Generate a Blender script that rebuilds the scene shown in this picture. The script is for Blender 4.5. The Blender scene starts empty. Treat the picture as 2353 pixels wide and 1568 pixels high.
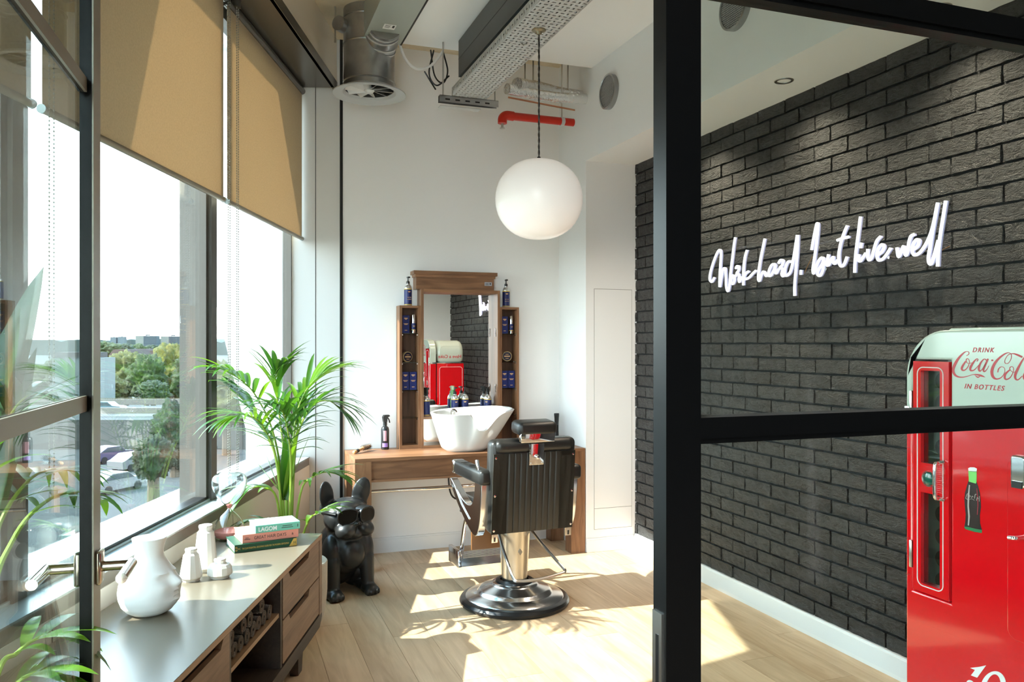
import bpy, bmesh, math, random
from mathutils import Vector, Matrix, noise
random.seed(7)
sc = bpy.context.scene
COL = sc.collection

# ---------------------------------------------------------------- camera, sky, sun, exposure
# World axes follow the room: +x towards the brick wall, +y towards the back wall.
TH = math.radians(19.8)                 # the window wall runs at this angle to the room
CT, ST = math.cos(TH), math.sin(TH)
EYE = 1.45
cam_d = bpy.data.cameras.new('camera'); cam = bpy.data.objects.new('camera', cam_d)
COL.objects.link(cam); sc.camera = cam
cam.location = (0, 0, EYE); cam.rotation_euler = (math.pi/2, 0, -TH)
cam_d.sensor_width = 36; cam_d.lens = 28.06; cam_d.shift_y = 6/2353; cam_d.shift_x = 0.0
cam_d.clip_start = 0.05; cam_d.clip_end = 4000

world = bpy.data.worlds.new('sky'); sc.world = world; world.use_nodes = True
wn = world.node_tree; wn.nodes.clear()
def wnode(t): return wn.nodes.new(t)
w_out = wnode('ShaderNodeOutputWorld'); w_bg = wnode('ShaderNodeBackground')
w_tc = wnode('ShaderNodeTexCoord'); w_sep = wnode('ShaderNodeSeparateXYZ'); w_ramp = wnode('ShaderNodeValToRGB')
wn.links.new(w_tc.outputs['Generated'], w_sep.inputs[0])
wn.links.new(w_sep.outputs['Z'], w_ramp.inputs[0])
e = w_ramp.color_ramp.elements
e[0].position = 0.0; e[0].color = (0.90, 0.97, 0.98, 1)
e[1].position = 0.75; e[1].color = (0.42, 0.66, 0.95, 1)
x = e.new(0.12); x.color = (0.80, 0.93, 0.99, 1)
wn.links.new(w_ramp.outputs[0], w_bg.inputs[0]); w_bg.inputs[1].default_value = 7.6
wn.links.new(w_bg.outputs[0], w_out.inputs[0])

def cam_to_room(X, Y): return (X*CT + Y*ST, -X*ST + Y*CT)
SUN_AZ = math.radians(18.5); SUN_EL = math.radians(38.8)
_lx, _ly = cam_to_room(math.cos(SUN_AZ), math.sin(SUN_AZ))
SUN_DIR = Vector((_lx*math.cos(SUN_EL), _ly*math.cos(SUN_EL), -math.sin(SUN_EL)))
sun_d = bpy.data.lights.new('sun', 'SUN'); sun_d.energy = 11; sun_d.angle = math.radians(0.6)
sun_d.color = (1.0, 0.96, 0.91)
sun = bpy.data.objects.new('sun', sun_d); COL.objects.link(sun)
sun.location = (-8, 0, 9); sun.rotation_euler = SUN_DIR.to_track_quat('-Z', 'Y').to_euler()

vs = sc.view_settings
vs.view_transform = 'Standard'; vs.look = 'None'; vs.gamma = 1; vs.exposure = 1.15
vs.use_curve_mapping = False
sc.cycles.max_bounces = 14; sc.cycles.diffuse_bounces = 9; sc.cycles.glossy_bounces = 6; sc.cycles.transparent_max_bounces = 16
sc.cycles.use_adaptive_sampling = True; sc.cycles.adaptive_threshold = 0.05

# ---------------------------------------------------------------- mesh helpers
def V(*a): return Vector(a)
def frame_for(d):
    d = Vector(d).normalized()
    up = Vector((0, 0, 1)) if abs(d.z) < 0.95 else Vector((1, 0, 0))
    a = d.cross(up).normalized(); b = a.cross(d).normalized()
    return a, b

class MB:
    def __init__(self): self.v = []; self.f = []; self.M = None
    def xf(self, M): self.M = M; return self
    def add(self, vs, fs):
        o = len(self.v)
        for p in vs:
            p = Vector(p)
            self.v.append(self.M @ p if self.M is not None else p)
        self.f += [tuple(i + o for i in f) for f in fs]
        return self
    def box(self, x0, x1, y0, y1, z0, z1, bevel=0, seg=2):
        if bevel:
            bm = bmesh.new(); bmesh.ops.create_cube(bm, size=1)
            for v in bm.verts:
                v.co = Vector(((x0+x1)/2 + v.co.x*(x1-x0), (y0+y1)/2 + v.co.y*(y1-y0), (z0+z1)/2 + v.co.z*(z1-z0)))
            bmesh.ops.bevel(bm, geom=bm.edges[:] + bm.verts[:], offset=bevel, segments=seg, profile=0.5, affect='EDGES')
            return self.addbm(bm)
        vs = [(x0,y0,z0),(x1,y0,z0),(x1,y1,z0),(x0,y1,z0),(x0,y0,z1),(x1,y0,z1),(x1,y1,z1),(x0,y1,z1)]
        return self.add(vs, [(3,2,1,0),(4,5,6,7),(0,1,5,4),(1,2,6,5),(2,3,7,6),(3,0,4,7)])
    def addbm(self, bm):
        bm.verts.index_update()
        self.add([v.co.copy() for v in bm.verts], [tuple(v.index for v in f.verts) for f in bm.faces])
        bm.free(); return self
    def cyl(self, p0, p1, r0, r1=None, n=24, cap=True):
        r1 = r0 if r1 is None else r1
        p0 = Vector(p0); p1 = Vector(p1); a, b = frame_for(p1-p0)
        vs = []
        for p, r in ((p0, r0), (p1, r1)):
            for i in range(n):
                t = 2*math.pi*i/n; vs.append(p + a*(r*math.cos(t)) + b*(r*math.sin(t)))
        fs = [(i, n+i, n+(i+1) % n, (i+1) % n) for i in range(n)]
        if cap: fs += [tuple(range(n)), tuple(range(2*n-1, n-1, -1))]
        return self.add(vs, fs)
    def tube(self, pts, r, n=10, cap=True, closed=False, squash=1.0):
        pts = [Vector(p) for p in pts]; m = len(pts)
        rs = r if isinstance(r, (list, tuple)) else [r]*m
        tang = []
        for i in range(m):
            if closed: t = pts[(i+1) % m] - pts[i-1]
            else: t = pts[min(i+1, m-1)] - pts[max(i-1, 0)]
            tang.append(t.normalized())
        a, b = frame_for(tang[0]); vs = []
        for i in range(m):
            t = tang[i]; a = (a - t*a.dot(t)).normalized(); b = t.cross(a)
            for k in range(n):
                q = 2*math.pi*k/n
                vs.append(pts[i] + a*(rs[i]*math.cos(q)) + b*(rs[i]*squash*math.sin(q)))
        fs = []
        for i in range(m if closed else m-1):
            j = (i+1) % m
            for k in range(n):
                fs.append((i*n+k, i*n+(k+1) % n, j*n+(k+1) % n, j*n+k))
        if cap and not closed:
            fs += [tuple(range(n-1, -1, -1)), tuple((m-1)*n+k for k in range(n))]
        return self.add(vs, fs)
    def lathe(self, prof, n=32, c=(0, 0, 0), cap0=True, cap1=True, fn=None):
        cx, cy, cz = c; vs = []
        for r, z in prof:
            for k in range(n):
                t = 2*math.pi*k/n
                p = Vector((cx + r*math.cos(t), cy + r*math.sin(t), cz + z))
                vs.append(fn(p, t) if fn else p)
        m = len(prof); fs = []
        for i in range(m-1):
            for k in range(n):
                fs.append((i*n+k, i*n+(k+1) % n, (i+1)*n+(k+1) % n, (i+1)*n+k))
        if cap0: fs.append(tuple(range(n-1, -1, -1)))
        if cap1: fs.append(tuple((m-1)*n+k for k in range(n)))
        return self.add(vs, fs)
    def prism(self, poly, axis, d0, d1):
        """poly: 2-D outline; axis: 0 -> (y,z), 1 -> (x,z), 2 -> (x,y); extruded from d0 to d1"""
        def P(p, d):
            return ((d, p[0], p[1]), (p[0], d, p[1]), (p[0], p[1], d))[axis]
        n = len(poly)
        vs = [P(p, d0) for p in poly] + [P(p, d1) for p in poly]
        fs = [tuple(range(n-1, -1, -1)), tuple(range(n, 2*n))] + [(i, (i+1) % n, n+(i+1) % n, n+i) for i in range(n)]
        return self.add(vs, fs)
    def ellipsoid(self, c, r, rot=None, n=20, m=12):
        vs = []; fs = []
        R = rot.to_matrix() if rot else Matrix.Identity(3); c = Vector(c)
        for i in range(m+1):
            ph = math.pi*i/m
            for k in range(n):
                t = 2*math.pi*k/n
                vs.append(c + R @ Vector((r[0]*math.sin(ph)*math.cos(t), r[1]*math.sin(ph)*math.sin(t), r[2]*math.cos(ph))))
        for i in range(m):
            for k in range(n):
                fs.append((i*n+k, (i+1)*n+k, (i+1)*n+(k+1) % n, i*n+(k+1) % n))
        return self.add(vs, fs)
    def capsule(self, p0, p1, r0, r1, n=16):
        p0 = Vector(p0); p1 = Vector(p1)
        self.ellipsoid(p0, (r0,)*3, n=n, m=8); self.ellipsoid(p1, (r1,)*3, n=n, m=8)
        return self.cyl(p0, p1, r0, r1, n=n)
    def grid(self, rows, closed=False):
        """rows: list of equally long point lists"""
        m = len(rows); n = len(rows[0]); vs = [p for r in rows for p in r]; fs = []
        for i in range(m-1):
            for k in range(n if closed else n-1):
                fs.append((i*n+k, i*n+(k+1) % n, (i+1)*n+(k+1) % n, (i+1)*n+k))
        return self.add(vs, fs)
    def mesh(self, name, smooth=35):
        me = bpy.data.meshes.new(name)
        me.from_pydata([tuple(v) for v in self.v], [], self.f)
        bm = bmesh.new(); bm.from_mesh(me)
        bmesh.ops.remove_doubles(bm, verts=bm.verts, dist=1e-6)
        bmesh.ops.recalc_face_normals(bm, faces=bm.faces)
        bm.to_mesh(me); bm.free()
        if smooth:
            me.polygons.foreach_set('use_smooth', [True]*len(me.polygons))
            me.set_sharp_from_angle(angle=math.radians(smooth))
        me.update(); return me
    def build(self, name, mat, parent=None, smooth=35):
        return link(name, self.mesh(name, smooth), mat, parent)

def link(name, me, mat, parent=None):
    o = bpy.data.objects.new(name, me); COL.objects.link(o)
    if mat is not None and not me.materials: me.materials.append(mat)
    if parent is not None: o.parent = parent
    return o
def bx(name, mat, parent, x0, x1, y0, y1, z0, z1, bevel=0, seg=2):
    return MB().box(x0, x1, y0, y1, z0, z1, bevel, seg).build(name, mat, parent)
def tag(o, label=None, cat=None, group=None, kind=None):
    if label: o['label'] = label
    if cat: o['category'] = cat
    if group: o['group'] = group
    if kind: o['kind'] = kind
    return o
def thing(name, label, cat, loc=(0, 0, 0), rz=0, group=None):
    o = bpy.data.objects.new(name, None); COL.objects.link(o); o.empty_display_size = 0.05
    o.location = loc; o.rotation_euler = (0, 0, rz)
    return tag(o, label, cat, group)
def struct(o, label=None, win=False):
    o['kind'] = 'structure'
    if label: o['label'] = label
    if win: o.rotation_euler = (0, 0, -TH)
    return o
def copy_tree(o, parent=None):
    c = o.copy(); COL.objects.link(c); c.parent = parent
    for ch in list(o.children): copy_tree(ch, c)
    return c
def smooth_path(pts, per=8, closed=False):
    """Catmull-Rom through the points"""
    pts = [Vector(p) for p in pts]; n = len(pts); out = []
    rng = range(n) if closed else range(n-1)
    for i in rng:
        p0 = pts[(i-1) % n] if closed or i > 0 else pts[0]*2 - pts[1]
        p1 = pts[i]; p2 = pts[(i+1) % n]
        p3 = pts[(i+2) % n] if closed or i+2 < n else pts[-1]*2 - pts[-2]
        for k in range(per):
            t = k/per
            out.append(0.5*((2*p1) + (p2-p0)*t + (2*p0-5*p1+4*p2-p3)*t*t + (3*p1-p0-3*p2+p3)*t**3))
    if not closed: out.append(pts[-1])
    return out
def rrect(x0, x1, y0, y1, r, n=5):
    out = []
    for cx, cy, a in ((x1-r, y1-r, 0), (x0+r, y1-r, 90), (x0+r, y0+r, 180), (x1-r, y0+r, 270)):
        for k in range(n+1):
            t = math.radians(a + 90*k/n); out.append((cx + r*math.cos(t), cy + r*math.sin(t)))
    return out
def text_mesh(s, size, depth=0.0006, shear=0.0, align='LEFT', spacing=1.0, bold=0.0):
    cu = bpy.data.curves.new('txt', 'FONT'); cu.body = s; cu.size = size; cu.extrude = depth
    cu.shear = shear; cu.align_x = align; cu.space_character = spacing; cu.offset = bold; cu.resolution_u = 4
    o = bpy.data.objects.new('txt', cu); COL.objects.link(o)
    dg = bpy.context.evaluated_depsgraph_get()
    me = bpy.data.meshes.new_from_object(o.evaluated_get(dg))
    bpy.data.objects.remove(o); bpy.data.curves.remove(cu)
    me.materials.clear(); return me
def text_on(name, s, size, mat, parent, origin, xdir, ydir, depth=0.0006, xs=1.0, **k):
    me = text_mesh(s, size, depth, **k); me.transform(Matrix.Diagonal((xs, 1, 1, 1)))
    X = Vector(xdir).normalized(); Y = Vector(ydir).normalized(); Z = X.cross(Y)
    M = Matrix((X, Y, Z)).transposed().to_4x4(); M.translation = Vector(origin)
    me.transform(M)
    return link(name, me, mat, parent)

# ---------------------------------------------------------------- materials
MATS = {}
def _new(name):
    m = bpy.data.materials.new(name); m.use_nodes = True
    return m, m.node_tree, m.node_tree.nodes['Principled BSDF']
def col4(c): return (c[0], c[1], c[2], 1)
def srgb(r, g, b):
    f = lambda u: (u/255/12.92) if u/255 <= 0.04045 else ((u/255+0.055)/1.055)**2.4
    return (f(r), f(g), f(b))
def mat(name, color, rough=0.5, metal=0.0, spec=0.5, bump=0, bscale=60, var=0, vscale=8, coat=0, emit=None, estr=0, trans=0, ior=1.45, sheen=0, objvar=0, rvar=0):
    m, nt, p = _new(name); N = nt.nodes; L = nt.links
    p.inputs['Base Color'].default_value = col4(color); p.inputs['Roughness'].default_value = rough
    p.inputs['Metallic'].default_value = metal; p.inputs['Specular IOR Level'].default_value = spec
    p.inputs['Coat Weight'].default_value = coat; p.inputs['Coat Roughness'].default_value = 0.05
    p.inputs['IOR'].default_value = ior; p.inputs['Transmission Weight'].default_value = trans
    p.inputs['Sheen Weight'].default_value = sheen
    if emit: p.inputs['Emission Color'].default_value = col4(emit); p.inputs['Emission Strength'].default_value = estr
    if bump or var or objvar or rvar:
        tc = N.new('ShaderNodeTexCoord')
        if bump:
            nz = N.new('ShaderNodeTexNoise'); nz.inputs['Scale'].default_value = bscale; nz.inputs['Detail'].default_value = 4
            L.new(tc.outputs['Object'], nz.inputs['Vector'])
            b = N.new('ShaderNodeBump'); b.inputs['Strength'].default_value = bump; b.inputs['Distance'].default_value = 0.01
            L.new(nz.outputs['Fac'], b.inputs['Height']); L.new(b.outputs[0], p.inputs['Normal'])
        if var or objvar or rvar:
            nz = N.new('ShaderNodeTexNoise'); nz.inputs['Scale'].default_value = vscale; nz.inputs['Detail'].default_value = 5
            L.new(tc.outputs['Object'], nz.inputs['Vector'])
            mr = N.new('ShaderNodeMapRange'); mr.inputs['From Min'].default_value = 0.3; mr.inputs['From Max'].default_value = 0.7
            mr.inputs['To Min'].default_value = 1-var; mr.inputs['To Max'].default_value = 1+var
            L.new(nz.outputs['Fac'], mr.inputs['Value'])
            val = mr.outputs[0]
            if objvar:
                oi = N.new('ShaderNodeObjectInfo'); m2 = N.new('ShaderNodeMapRange')
                m2.inputs['To Min'].default_value = 1-objvar; m2.inputs['To Max'].default_value = 1+objvar
                L.new(oi.outputs['Random'], m2.inputs['Value'])
                mm = N.new('ShaderNodeMath'); mm.operation = 'MULTIPLY'
                L.new(val, mm.inputs[0]); L.new(m2.outputs[0], mm.inputs[1]); val = mm.outputs[0]
            vm = N.new('ShaderNodeVectorMath'); vm.operation = 'SCALE'; vm.inputs[0].default_value = color
            L.new(val, vm.inputs['Scale']); L.new(vm.outputs[0], p.inputs['Base Color'])
            if rvar:
                m3 = N.new('ShaderNodeMapRange'); m3.inputs['From Min'].default_value = 0.35; m3.inputs['From Max'].default_value = 0.65
                m3.inputs['To Min'].default_value = rough-rvar; m3.inputs['To Max'].default_value = rough+rvar
                L.new(nz.outputs['Fac'], m3.inputs['Value']); L.new(m3.outputs[0], p.inputs['Roughness'])
    MATS[name] = m; return m
def wood(name, c1, c2, axis='Y', scale=3.0, rough=0.45, objvar=0.08, stretch=12, coat=0.0, knots=True):
    m, nt, p = _new(name); N = nt.nodes; L = nt.links
    tc = N.new('ShaderNodeTexCoord'); mp = N.new('ShaderNodeMapping')
    oi = N.new('ShaderNodeObjectInfo')
    s = {'X': (1, stretch, stretch), 'Y': (stretch, 1, stretch), 'Z': (stretch, stretch, 1)}[axis]
    mp.inputs['Scale'].default_value = s
    L.new(tc.outputs['Object'], mp.inputs['Vector'])
    ad = N.new('ShaderNodeVectorMath'); ad.operation = 'SCALE'; ad.inputs[0].default_value = (37.1, 17.3, 51.7)
    L.new(oi.outputs['Random'], ad.inputs['Scale'])
    L.new(ad.outputs[0], mp.inputs['Location'])
    n1 = N.new('ShaderNodeTexNoise'); n1.inputs['Scale'].default_value = scale; n1.inputs['Detail'].default_value = 8; n1.inputs['Distortion'].default_value = 1.6
    L.new(mp.outputs[0], n1.inputs['Vector'])
    n2 = N.new('ShaderNodeTexNoise'); n2.inputs['Scale'].default_value = scale*0.35; n2.inputs['Detail'].default_value = 3
    L.new(mp.outputs[0], n2.inputs['Vector'])
    mx = N.new('ShaderNodeMath'); mx.operation = 'ADD'
    L.new(n1.outputs['Fac'], mx.inputs[0]); L.new(n2.outputs['Fac'], mx.inputs[1])
    rp = N.new('ShaderNodeValToRGB'); rp.color_ramp.elements[0].position = 0.38; rp.color_ramp.elements[1].position = 0.66
    hf = N.new('ShaderNodeMath'); hf.operation = 'MULTIPLY'; hf.inputs[1].default_value = 0.5
    L.new(mx.outputs[0], hf.inputs[0]); L.new(hf.outputs[0], rp.inputs[0])
    rp.color_ramp.elements[0].color = col4(c2); rp.color_ramp.elements[1].color = col4(c1)
    mr = N.new('ShaderNodeMapRange'); mr.inputs['To Min'].default_value = 1-objvar; mr.inputs['To Max'].default_value = 1+objvar
    L.new(oi.outputs['Random'], mr.inputs['Value'])
    vm = N.new('ShaderNodeVectorMath'); vm.operation = 'SCALE'
    L.new(rp.outputs[0], vm.inputs[0]); L.new(mr.outputs[0], vm.inputs['Scale'])
    L.new(vm.outputs[0], p.inputs['Base Color'])
    p.inputs['Roughness'].default_value = rough; p.inputs['Coat Weight'].default_value = coat
    b = N.new('ShaderNodeBump'); b.inputs['Strength'].default_value = 0.12; b.inputs['Distance'].default_value = 0.004
    L.new(n1.outputs['Fac'], b.inputs['Height']); L.new(b.outputs[0], p.inputs['Normal'])
    MATS[name] = m; return m
def glass(name, tint=(1, 1, 1), ior=1.5, rough=0.0, gain=1.0):
    """thin sheet glass: tinted straight transmission plus Fresnel mirror reflection"""
    m = bpy.data.materials.new(name); m.use_nodes = True; nt = m.node_tree; N = nt.nodes; L = nt.links; N.clear()
    o = N.new('ShaderNodeOutputMaterial'); mix = N.new('ShaderNodeMixShader')
    t = N.new('ShaderNodeBsdfTransparent'); t.inputs[0].default_value = col4(tint)
    g = N.new('ShaderNodeBsdfGlossy'); g.inputs['Roughness'].default_value = rough
    ge = N.new('ShaderNodeNewGeometry'); mr = N.new('ShaderNodeMapRange')
    mr.inputs['To Min'].default_value = ior; mr.inputs['To Max'].default_value = 1/ior   # same index met from either side of the sheet
    L.new(ge.outputs['Backfacing'], mr.inputs['Value'])
    fr = N.new('ShaderNodeFresnel'); L.new(mr.outputs[0], fr.inputs['IOR'])
    mu = N.new('ShaderNodeMath'); mu.operation = 'MULTIPLY'; mu.inputs[1].default_value = gain; mu.use_clamp = True
    L.new(fr.outputs[0], mu.inputs[0])
    L.new(mu.outputs[0], mix.inputs[0]); L.new(t.outputs[0], mix.inputs[1]); L.new(g.outputs[0], mix.inputs[2])
    L.new(mix.outputs[0], o.inputs[0]); MATS[name] = m; return m
def fabric_blind(name, refl, trans):
    m = bpy.data.materials.new(name); m.use_nodes = True; nt = m.node_tree; N = nt.nodes; L = nt.links; N.clear()
    o = N.new('ShaderNodeOutputMaterial'); ad = N.new('ShaderNodeAddShader')
    d = N.new('ShaderNodeBsdfDiffuse'); t = N.new('ShaderNodeBsdfTranslucent')
    tc = N.new('ShaderNodeTexCoord'); nz = N.new('ShaderNodeTexNoise'); nz.inputs['Scale'].default_value = 130; nz.inputs['Detail'].default_value = 3
    L.new(tc.outputs['Object'], nz.inputs['Vector'])
    mr = N.new('ShaderNodeMapRange'); mr.inputs['To Min'].default_value = 0.85; mr.inputs['To Max'].default_value = 1.15
    L.new(nz.outputs['Fac'], mr.inputs['Value'])
    for sh, c in ((d, refl), (t, trans)):
        vm = N.new('ShaderNodeVectorMath'); vm.operation = 'SCALE'; vm.inputs[0].default_value = c
        L.new(mr.outputs[0], vm.inputs['Scale']); L.new(vm.outputs[0], sh.inputs[0])
    L.new(d.outputs[0], ad.inputs[0]); L.new(t.outputs[0], ad.inputs[1]); L.new(ad.outputs[0], o.inputs[0])
    MATS[name] = m; return m
def leafmat(name, c, tr, rough=0.35):
    m, nt, p = _new(name); N = nt.nodes; L = nt.links
    p.inputs['Roughness'].default_value = rough; p.inputs['Specular IOR Level'].default_value = 0.4
    oi = N.new('ShaderNodeObjectInfo'); mr = N.new('ShaderNodeMapRange'); mr.inputs['To Min'].default_value = 0.75; mr.inputs['To Max'].default_value = 1.25
    L.new(oi.outputs['Random'], mr.inputs['Value'])
    vm = N.new('ShaderNodeVectorMath'); vm.operation = 'SCALE'; vm.inputs[0].default_value = c
    L.new(mr.outputs[0], vm.inputs['Scale']); L.new(vm.outputs[0], p.inputs['Base Color'])
    t = N.new('ShaderNodeBsdfTranslucent'); t.inputs[0].default_value = col4(tr)
    ad = N.new('ShaderNodeAddShader'); out = N['Material Output']
    L.new(p.outputs[0], ad.inputs[0]); L.new(t.outputs[0], ad.inputs[1]); L.new(ad.outputs[0], out.inputs[0])
    MATS[name] = m; return m

white = mat('white_paint', (0.87, 0.865, 0.85), 0.55, bump=0.03, bscale=200)
white_gloss = mat('white_skirting', (0.82, 0.83, 0.83), 0.3)
mat('cream_panel', srgb(222, 214, 200), 0.4)
mat('grey_metal_panel', srgb(216, 214, 210), 0.35)
mat('dark_bronze', srgb(92, 88, 82), 0.26, metal=0.5)
mat('sill_metal', srgb(176, 186, 186), 0.25, metal=0.35)
mat('sill_edge', srgb(120, 112, 100), 0.35, metal=0.2)
mat('gasket', srgb(24, 24, 24), 0.4)
mat('mullion', srgb(74, 70, 64), 0.4)
mat('black_steel', (0.004, 0.004, 0.004), 0.34, spec=0.2)
mat('concrete', srgb(196, 180, 154), 0.85, bump=0.3, bscale=30, var=0.15, vscale=5)
mat('ceiling_white', (0.86, 0.86, 0.85), 0.6)
mat('facade_panel', srgb(190, 188, 186), 0.5)
oak = wood('oak_floor', srgb(210, 184, 150), srgb(178, 150, 116), 'Y', 2.2, 0.42, 0.10, 9)
walnut = wood('walnut', srgb(150, 108, 76), srgb(104, 70, 46), 'X', 2.4, 0.42, 0.05, 9)
walnut_z = wood('walnut_upright', srgb(150, 108, 76), srgb(104, 70, 46), 'Z', 2.4, 0.42, 0.05, 9)
chrome = mat('chrome', (0.82, 0.82, 0.83), 0.07, metal=1)
steel = mat('brushed_steel', (0.55, 0.53, 0.49), 0.3, metal=1)
galv = mat('galvanised_steel', (0.36, 0.36, 0.36), 0.28, metal=0.85, var=0.12, vscale=14)
galv_l = mat('galvanised_light', srgb(196, 196, 194), 0.42, metal=0.3)
black_pl = mat('black_plastic', (0.012, 0.012, 0.012), 0.3)
win_glass = glass('window_glass', (0.85, 0.885, 0.87), 1.5)
door_glass = glass('door_glass', (0.93, 0.97, 0.95), 1.5)
mat('brick_joint', (0.008, 0.008, 0.009), 0.8)

# brick: black painted, rough hand-made face with a slight gloss
def brick_material():
    m, nt, p = _new('black_brick'); N = nt.nodes; L = nt.links
    tc = N.new('ShaderNodeTexCoord'); oi = N.new('ShaderNodeObjectInfo')
    ad = N.new('ShaderNodeVectorMath'); ad.operation = 'SCALE'; ad.inputs[0].default_value = (13.1, 27.7, 9.3)
    L.new(oi.outputs['Random'], ad.inputs['Scale'])
    av = N.new('ShaderNodeVectorMath'); L.new(tc.outputs['Object'], av.inputs[0]); L.new(ad.outputs[0], av.inputs[1])
    mp = N.new('ShaderNodeMapping'); mp.inputs['Scale'].default_value = (1, 0.55, 1.6); L.new(av.outputs[0], mp.inputs['Vector'])
    n1 = N.new('ShaderNodeTexNoise'); n1.inputs['Scale'].default_value = 24; n1.inputs['Detail'].default_value = 6; n1.inputs['Distortion'].default_value = 2.5
    n2 = N.new('ShaderNodeTexNoise'); n2.inputs['Scale'].default_value = 300; n2.inputs['Detail'].default_value = 3
    L.new(mp.outputs[0], n1.inputs['Vector']); L.new(av.outputs[0], n2.inputs['Vector'])
    mm = N.new('ShaderNodeMath'); mm.operation = 'MULTIPLY_ADD'; mm.inputs[1].default_value = 0.45
    L.new(n2.outputs['Fac'], mm.inputs[0]); L.new(n1.outputs['Fac'], mm.inputs[2])
    b = N.new('ShaderNodeBump'); b.inputs['Strength'].default_value = 1.0; b.inputs['Distance'].default_value = 0.016
    L.new(mm.outputs[0], b.inputs['Height']); L.new(b.outputs[0], p.inputs['Normal'])
    rp = N.new('ShaderNodeValToRGB'); rp.color_ramp.elements[0].position = 0.34; rp.color_ramp.elements[0].color = (0.007, 0.007, 0.007, 1)
    rp.color_ramp.elements[1].position = 0.5; rp.color_ramp.elements[1].color = (0.036, 0.036, 0.036, 1)
    L.new(n1.outputs['Fac'], rp.inputs[0])
    mr = N.new('ShaderNodeMapRange'); mr.inputs['To Min'].default_value = 0.8; mr.inputs['To Max'].default_value = 1.2
    L.new(oi.outputs['Random'], mr.inputs['Value'])
    vm = N.new('ShaderNodeVectorMath'); vm.operation = 'SCALE'; L.new(rp.outputs[0], vm.inputs[0]); L.new(mr.outputs[0], vm.inputs['Scale'])
    L.new(vm.outputs[0], p.inputs['Base Color'])
    p.inputs['Roughness'].default_value = 0.34; p.inputs['Specular IOR Level'].default_value = 0.5
    MATS['black_brick'] = m; return m
brick_mat = brick_material()

# ---------------------------------------------------------------- the room
X_BRICK, Y_BACK, Y_COL, X_COL = 2.743, 5.517, 5.04, 2.36
Z_SOFFIT, Z_SLAB, Z_RAFT = 2.72, 3.52, 3.335
Y_SCR = 1.004                                   # line of the glazed steel screen
WX = -1.36                                      # inner face of the window wall in its own axes (x across, y along)

floor = struct(MB().prism([(3.6, -2.2), (3.6, 5.75), cam_to_room(-1.5, 5.6), cam_to_room(-1.5, -2.3)], 2, -0.3, -0.008).build('floor', MATS['brick_joint']), 'pale oak plank floor')
def planks():
    w = 0.18
    nrm = Vector((CT, -ST, 0)); p0 = Vector((*cam_to_room(WX - 0.05, 0), 0))
    k = 0; rnd = random.Random(3)
    x = X_BRICK + 0.02
    while x > -2.6:
        y = -2.0 - rnd.random()*1.7
        while y < 5.6:
            L = 1.9; x0, x1, y0, y1 = x - w + 0.0008, x - 0.0008, max(y, -2.0) + 0.0008, min(y + L, 5.6) - 0.0008
            y += L
            if y1 - y0 < 0.05: continue
            corners = [Vector((a, b, 0)) for a in (x0, x1) for b in (y0, y1)]
            ins = [(c - p0).dot(nrm) for c in corners]
            if max(ins) < 0: continue
            bm = bmesh.new(); bmesh.ops.create_cube(bm, size=1)
            for v in bm.verts: v.co = Vector((v.co.x*(x1-x0), (v.co.y+0.5)*(y1-y0), v.co.z*0.012 - 0.006))
            if min(ins) < 0:
                org = p0 - Vector(((x0+x1)/2, y0, 0))
                bmesh.ops.bisect_plane(bm, geom=bm.verts[:]+bm.edges[:]+bm.faces[:], plane_co=org, plane_no=nrm, clear_inner=True)
            me = bpy.data.meshes.new('plank'); bm.to_mesh(me); bm.free()
            o = link('plank', me, oak, floor); o.location = ((x0+x1)/2, y0, 0); k += 1
        x -= w
planks()

_w0 = cam_to_room(-1.5, -2.3); _w1 = cam_to_room(-1.5, 5.6)
SHELL = [(3.6, -2.2), (3.6, 5.75), _w1, _w0]          # plan of the building shell, cut along the window wall
struct(MB().prism(SHELL, 2, Z_SLAB, Z_SLAB + 0.3).build('ceiling', MATS['concrete']), 'bare concrete ceiling slab high above the ducts')
struct(bx('wall_back', white, None, 0.757, 2.95, Y_BACK, Y_BACK + 0.16, 0, Z_SLAB), 'white painted wall behind the vanity table')
struct(bx('trim_1', MATS['gasket'], None, 0.738, 0.757, Y_BACK - 0.012, Y_BACK + 0.1, 0, Z_SLAB), 'black vertical joint at the end of the back wall')
wc = bx('wall_corner', MATS['grey_metal_panel'], None, 0.30, 0.738, Y_BACK - 0.004, Y_BACK + 0.1, 0, Z_SLAB)
struct(wc, 'pale grey metal panel between window and back wall')
bx('panel_joint', MATS['gasket'], wc, 0.575, 0.579, Y_BACK - 0.0055, Y_BACK, 0, Z_SLAB)
# white column and bulkhead on the right
wcol = struct(bx('wall_column', white, None, X_COL, X_BRICK + 0.02, Y_COL, Y_BACK + 0.05, 0, Z_SOFFIT), 'white boxed column with access panel beside the brick wall')
bx('access_panel', white, wcol, 2.425, 2.715, Y_COL - 0.003, Y_COL, 0.30, 1.83)
bx('access_panel', white, wcol, 2.425, 2.715, Y_COL - 0.003, Y_COL, 0.155, 0.297)
jm = mat('panel_gap', (0.25, 0.24, 0.22), 0.7)
for z in (0.1535, 0.2985, 1.8315): bx('panel_gap', jm, wcol, 2.422, 2.718, Y_COL - 0.0012, Y_COL, z - 0.0015, z + 0.0015)
for x in (2.4235, 2.7165): bx('panel_gap', jm, wcol, x - 0.0015, x + 0.0015, Y_COL - 0.0012, Y_COL, 0.152, 1.833)
struct(bx('ceiling_bulkhead', white, None, X_COL, 3.0, Y_SCR + 0.02, Y_BACK + 0.05, Z_SOFFIT, Z_SLAB), 'white plasterboard bulkhead above the brick wall')
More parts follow.
